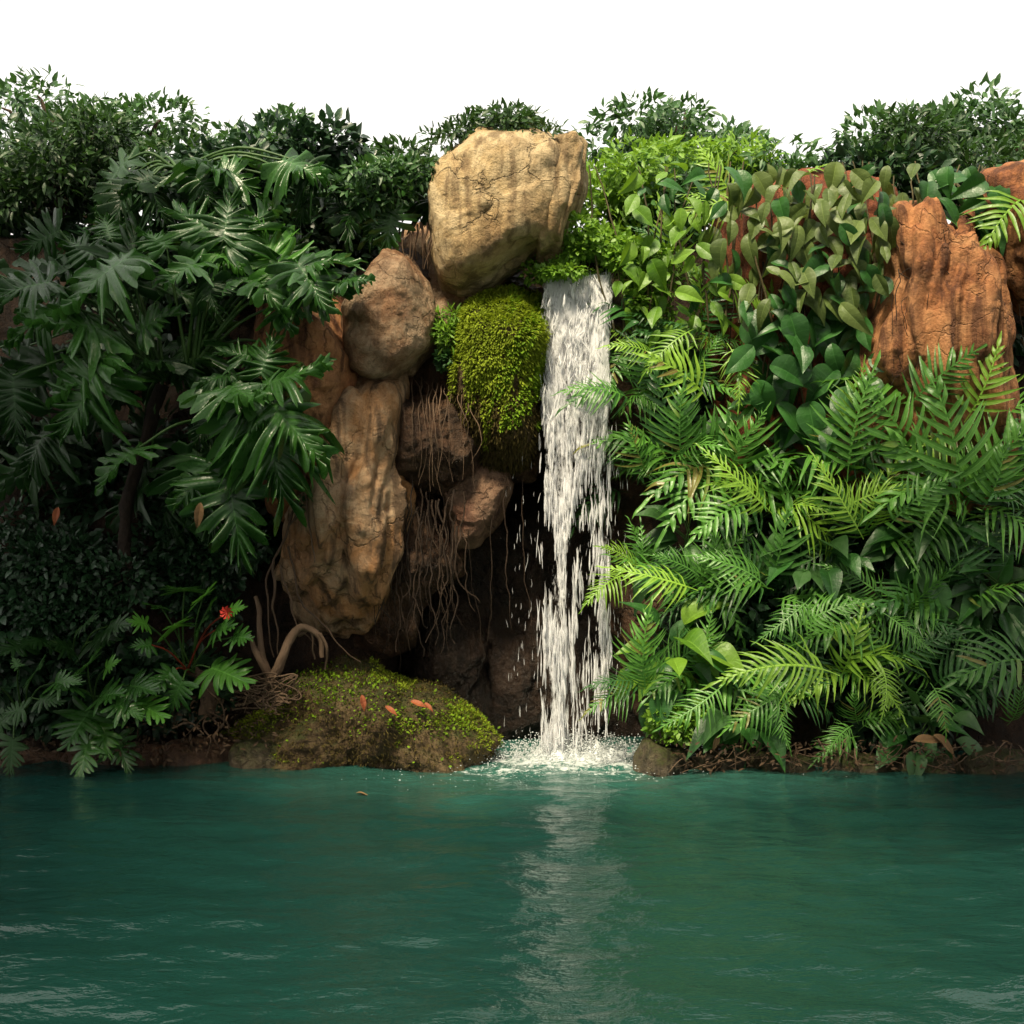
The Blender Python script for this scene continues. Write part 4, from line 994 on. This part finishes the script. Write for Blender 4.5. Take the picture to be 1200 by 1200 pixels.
def shade_tree(label, base, crown, rad, n, size, seed, mat='canopy'):
    base = Vector(base); t = thing('tree', label, 'tree', base, 'added shade trees round the pool'); r = random.Random(seed)
    pos, d, u, ks = cloud(np.array(crown) - np.array(base), rad, n, 26, .36, seed)
    obj('crown', leaves_mesh('crown', pos, d, u, size, M_[mat], 1.1), t)
    top = Vector(crown) - base
    pts = curve_pts([Vector((0, 0, -.3)), Vector((top.x * .15, top.y * .15, top.z * .45)), top], 14, .05, seed)
    V, Fc = tube_arrays(pts, np.linspace(.24, .10, 15), 12, .3)
    obj('trunk', mesh_np('trunk', V, np.array(Fc), M_['bark']), t)
    br = [(curve_pts([top * .55, (top * .6 + Vector(k) * .4) + Vector((0, 0, .3)), Vector(k)], 10, .08, seed), np.linspace(.09, .02, 11)) for k in ks[:14]]
    obj('limbs', tubes_mesh('limbs', br, M_['bark'], 6), t)
SHADE_TREES = [((-6.6, 4.2, 0), (-5.0, 4.3, 7.0), (2.5, 2.6, 1.7), 'added tree spreading out of view to shade the left side of the pool'), ((-7.5, 0.5, 0), (-6.0, 0.5, 6.5), (2.6, 2.6, 2.6), 'added shade tree standing left of the viewer'),  # unseen trees, added only to shade the left and lower right
         ((-4, -5, 0), (-4, -5, 5.5), (3.2, 2.4, 3.2), 'added shade tree behind the viewer on the left'), ((1, -6.5, 0), (1, -6.5, 5.5), (3.2, 2.4, 3.4), 'added shade tree straight behind the viewer'),
         ((6, -5, 0), (6, -5, 5.5), (3.2, 2.6, 3.4), 'added shade tree behind the viewer on the right'), ((7.8, 1.5, 0), (6.8, 1.6, 6.2), (2.6, 3.0, 2.8), 'added shade tree standing right of the viewer'), ((7.2, 5.6, 0), (5.9, 5.2, 6.9), (2.3, 2.3, 1.7), 'added tree spreading out of view to shade the right end of the pool'),
         ((5.0, 1.8, 0), (2.0, 3.2, 6.8), (1.9, 1.15, .9), 'added tree leaning in out of view to shade the lower right')]
for i, (px, py, d, rx, rz, lab) in enumerate([(120, 172, 15.0, 1.5, .75, 'far tree rising behind the upper left bushes'), (330, 182, 17.0, 1.2, .5, 'smaller far tree left of the tan boulder'), (790, 185, 16.0, 1.3, .6, 'far tree behind the sunlit shrub top'), (1130, 172, 15.0, 1.4, .7, 'far tree rising behind the upper right corner')]):
    c_ = P(px, py, d); b_ = (c_.x + .2, c_.y, 3.0); t = thing('tree', lab, 'tree', b_, 'far trees beyond the cliff')
    pos, dd_, u_, ks = cloud(np.array(c_) - np.array(b_), (rx, 1.0, rz), 3600, 26, .30, 960 + i)
    obj('crown', leaves_mesh('crown', pos, dd_, u_, .13, M_['shrub_mid'], .9), t)
    V, Fc = tube_arrays(curve_pts([Vector((0, 0, -.2)), (c_ - Vector(b_)) * .5, c_ - Vector(b_)], 10, .05, i), np.linspace(.12, .05, 11), 9, .3)
    obj('trunk', mesh_np('trunk', V, np.array(Fc), M_['bark']), t)
    obj('limbs', tubes_mesh('limbs', [(curve_pts([(c_ - Vector(b_)) * .6, Vector(k) * .8 + (c_ - Vector(b_)) * .15, Vector(k)], 8, .04, i), np.linspace(.04, .01, 9)) for k in ks[:14]], M_['bark'], 5), t)
for i, (b0, c0_, r0_, lab) in enumerate(SHADE_TREES): shade_tree(lab, b0, c0_, r0_, 4200, .34, 900 + i)

# ------------------------------------------------------------------ roots, litter
def roots(name, label, paths, mat='bark', r0=0.012, jit=0.03, seed=0, cat='roots'):
    C = P(*paths[0][0]); L_ = []
    for i, pth in enumerate(paths):
        rr = r0 * R.uniform(0.6, 1.2)
        L_.append((curve_pts([P(*q) - C for q in pth], 26, jit, seed + i), np.linspace(rr, rr * 0.45, 27)))
    o = obj(name, tubes_mesh(name, L_, M_[mat], 6, .3)); o.location = C
    return tag(o, label, cat)
roots('tree_root', 'thick bent roots standing on the bank beside the mossy rock', [[(318, 800, 7.75), (305, 770, 7.75), (292, 745, 7.8)], [(318, 800, 7.75), (330, 770, 7.72), (352, 735, 7.75), (372, 742, 7.75), (378, 770, 7.75)], [(316, 802, 7.75), (308, 760, 7.8), (300, 700, 7.9)]], 'bark', 0.03, 0.02, 1)
roots('aerial_root', 'tangle of long slanting roots in front of the tall boulder', [[(340, 640, 7.9), (352, 700, 7.85), (385, 745, 7.8), (420, 775, 7.85)], [(330, 660, 7.9), (345, 720, 7.85), (372, 755, 7.8)], [(352, 560, 7.85), (360, 600, 7.8), (372, 660, 7.8)], [(345, 590, 7.9), (330, 640, 7.85), (310, 690, 7.8), (322, 770, 7.8)], [(322, 660, 7.8), (320, 710, 7.8), (324, 770, 7.78)], [(375, 742, 7.75), (382, 760, 7.75), (380, 785, 7.8)], [(345, 745, 7.8), (360, 740, 7.75), (368, 770, 7.8)], [(350, 520, 7.9), (358, 560, 7.85), (350, 600, 7.85), (335, 620, 7.85)]], 'bark', 0.010, 0.03, 2)
roots('aerial_root', 'fine roots hanging over the dark block below the moss', [[(474 + 5.5 * k, 440 + R.uniform(-8, 8), 8.25), (476 + 5.5 * k + R.uniform(-6, 6), 470, 7.99), (478 + 5.5 * k + R.uniform(-9, 9), 510, 7.93), (478 + 5.5 * k + R.uniform(-12, 12), 535 + R.uniform(0, 45), 7.97)] for k in range(15)], 'bark', 0.0035, 0.03, 3)
roots('aerial_root', 'thin roots dangling in front of the dark cave', [[(x, R.uniform(540, 640), 8.2), (x + R.uniform(-8, 8), R.uniform(660, 700), 8.2), (x + R.uniform(-14, 14), R.uniform(720, 790), 8.25)] for x in (455, 462, 470, 478, 492, 505, 520, 535, 552, 575, 596, 612)], 'bark_dark', 0.004, 0.03, 4)
roots('aerial_root', 'matted dark roots on the left wall of the cave', [[(x, R.uniform(560, 620), 8.08), (x + R.uniform(-10, 10), R.uniform(640, 690), 8.02), (x + R.uniform(-18, 18), R.uniform(710, 770), 8.05)] for x in range(428, 545, 4)], 'bark_dark', 0.006, 0.05, 5)
roots('tree_root', 'bare twisted roots reaching the water under the small trunk', [[(243, 836, 7.7), (238, 855, 7.68), (246, 870, 7.66), (240, 890, 7.65)], [(243, 836, 7.7), (255, 850, 7.68), (250, 866, 7.66), (258, 880, 7.66)], [(243, 836, 7.7), (228, 850, 7.7), (215, 862, 7.7)], [(243, 836, 7.7), (262, 845, 7.7), (266, 860, 7.7)], [(240, 805, 7.7), (258, 825, 7.65), (262, 850, 7.66)], [(200, 850, 7.7), (222, 846, 7.7), (240, 860, 7.68)]], 'bark', 0.008, 0.02, 6)
roots('twig_litter', 'litter of dry twigs and roots left of the mossy rock', [[(R.uniform(270, 350), R.uniform(790, 830), 7.68), (R.uniform(280, 350), R.uniform(790, 835), 7.62), (R.uniform(280, 360), R.uniform(795, 840), 7.68)] for _ in range(40)], 'bark', 0.006, 0.02, 7, 'twigs')
roots('twig_litter', 'dry stalks and roots along the right bank above the stones', [[(x, R.uniform(865, 895), 7.5), (x + R.uniform(-25, 25), R.uniform(870, 900), 7.44), (x + R.uniform(-40, 40), R.uniform(880, 912), 7.45)] for x in [R.uniform(800, 1200) for _ in range(46)]], 'bark', 0.004, 0.02, 8, 'twigs')
roots('aerial_root', 'dry hanging root skirts under the shrub beside the tan boulder', [[(x, 262, 8.15), (x + R.uniform(-5, 5), 285, 8.1), (x + R.uniform(-8, 8), R.uniform(300, 330), 8.15)] for x in range(468, 516, 4)], 'bark', 0.008, 0.02, 9)
roots('aerial_root', 'thin roots running down the red rock wall', [[(x, R.uniform(270, 380), 8.02), (x + R.uniform(-12, 12), 430, 8.0), (x + R.uniform(-16, 16), R.uniform(480, 550), 8.02)] for x in range(862, 1010, 11)], 'bark_dark', 0.005, 0.03, 10)
roots('aerial_root', 'fine dark rootlets webbed over the orange pillar', [[(R.uniform(1040, 1140), R.uniform(260, 330), 7.76), (R.uniform(1030, 1150), R.uniform(340, 400), 7.72), (R.uniform(1020, 1160), R.uniform(420, 480), 7.74)] for _ in range(12)], 'bark_dark', 0.003, 0.04, 11)
roots('aerial_root', 'dry roots hanging in the hollow at the right edge', [[(x, R.uniform(280, 320), 8.2), (x + R.uniform(-8, 8), 350, 8.15), (x + R.uniform(-14, 14), R.uniform(380, 420), 8.15)] for x in range(1150, 1200, 5)], 'bark', 0.004, 0.03, 12)

dl = broad_leaf('fallen_leaf', M_['deadleaf'], 1, .2, .05, .5, .3); dt_ = broad_leaf('fallen_leaf', M_['deadtan'], 2, .18, .05, .6, .5)
for (x, y, x2, y2, me, lab, d) in [(424, 815, 428, 833, dl, 'orange fallen leaf standing upright on the moss', 7.58), (452, 828, 466, 836, dl, 'orange red fallen leaf lying in the middle of the mossy rock', 7.60), (482, 822, 500, 826, dl, 'dark red fallen leaf at the right of the mossy rock', 7.62), (498, 824, 508, 832, dl, 'small orange fallen leaf at the right end of the leaf pile', 7.6),
        (842, 862, 836, 880, dt_, 'dry brown leaf hanging below the corner fern', 7.4), (1072, 868, 1108, 862, dt_, 'curled tan dead leaf on the right bank', 7.4), (1095, 862, 1128, 882, dt_, 'tan dead leaf drooping over the right bank stones', 7.4), (235, 590, 230, 620, dt_, 'brown dead leaf caught under the drooping leaves', 7.3), (68, 595, 62, 615, dl, 'reddish dead leaf in the dark bush at left', 7.65)]:
    if 400 < x < 520:      # lies on the moss: find the rock surface under it
        co = np.array([v.co[:] for v in bank_rock.data.vertices]) + np.array(bank_rock.location)
        qx, qy = pxy(co); near = ((qx - x2) ** 2 + (qy - y2) ** 2 < 120); d = float(co[near][:, 1].min()) - 0.045
    b = P(x, y, d); tp = P(x2, y2, d - .03)
    o = obj('fallen_leaf', me, None, frame(b, tp, Vector((.2, -.7, .7)), 1.0)); tag(o, lab, 'leaf', 'fallen leaves')
def litter(label, x0, x1, y0, y1, d, n, seed, mat):
    g = np.random.default_rng(seed); pos = []
    for _ in range(n):
        pos.append(P(g.uniform(x0, x1), g.uniform(y0, y1), d - g.uniform(0, .25)))
    o = obj('leaf_litter', leaves_mesh('leaf_litter', np.array(pos), g.normal(size=(n, 3)) * np.array([1, .6, .5]) + np.array([0, -.2, -.25]), g.normal(size=(n, 3)) * .5 + np.array([0, -.4, .8]), .036, M_[mat], .8, g))
    tag(o, label, 'litter', kind='stuff')
litter('brown leaf litter and scraps along the right bank', 790, 1205, 868, 902, 7.55, 520, 71, 'litter')
litter('brown leaf litter on the left bank around the roots', 150, 340, 815, 880, 7.7, 420, 72, 'litter')
litter('dark scraps of leaves along the far left waterline', -20, 200, 865, 892, 7.7, 260, 73, 'litter')
# floating leaf
b = P(418, 931, 6.91); o = obj('floating_leaf', dt_, None, frame(b + Vector((0, 0, .006)), b + Vector((.09, .01, .006)), Vector((0, 0, 1)))); tag(o, 'small pale leaf floating on the pool', 'leaf')

# ------------------------------------------------------------------ light, sky, camera
sv = Vector((-0.22, -0.50, 0.84)).normalized()
el = math.asin(sv.z); az = math.atan2(sv.x, sv.y)
W = bpy.data.worlds.new('World'); S.world = W; W.use_nodes = True
nt = W.node_tree; bg = nt.nodes['Background']
sky = nt.nodes.new('ShaderNodeTexSky'); sky.sky_type = 'NISHITA'; sky.sun_disc = False
sky.sun_elevation = el; sky.sun_rotation = az; sky.dust_density = 4.0; sky.air_density = 1.0; sky.ozone_density = 0.6
wb = NB(nt); gc = wb.node('ShaderNodeTexCoord').outputs['Generated']
cl = wb.noise(wb.mapping(gc, (1, 1, 2.2)), 2.2, 7, 0.6, 0.3)
nt.links.new(wb.mix(wb.rng(cl, 0.30, 0.55, 0.72, 1.0), sky.outputs[0], wb.mix(cl, (5.9, 5.7, 5.3), (7.2, 7.0, 6.6))), bg.inputs[0]); bg.inputs[1].default_value = 0.10
sl = bpy.data.lights.new('Sun', 'SUN'); sl.energy = 3.9; sl.angle = math.radians(12); sl.color = (1, 0.87, 0.62)
so = link(bpy.data.objects.new('Sun', sl)); so.rotation_euler = (-sv).to_track_quat('-Z', 'Y').to_euler()
cd = bpy.data.cameras.new('Camera'); cam = link(bpy.data.objects.new('Camera', cd))
cd.lens = 48; cd.sensor_width = 36; cd.clip_end = 1000; cd.clip_start = 0.05
cam.location = (0, 0, CAMH); cam.rotation_euler = (math.radians(90), 0, 0)
S.camera = cam
S.view_settings.view_transform = 'Standard'; S.view_settings.look = 'None'; S.view_settings.gamma = 1; S.view_settings.exposure = 1.08
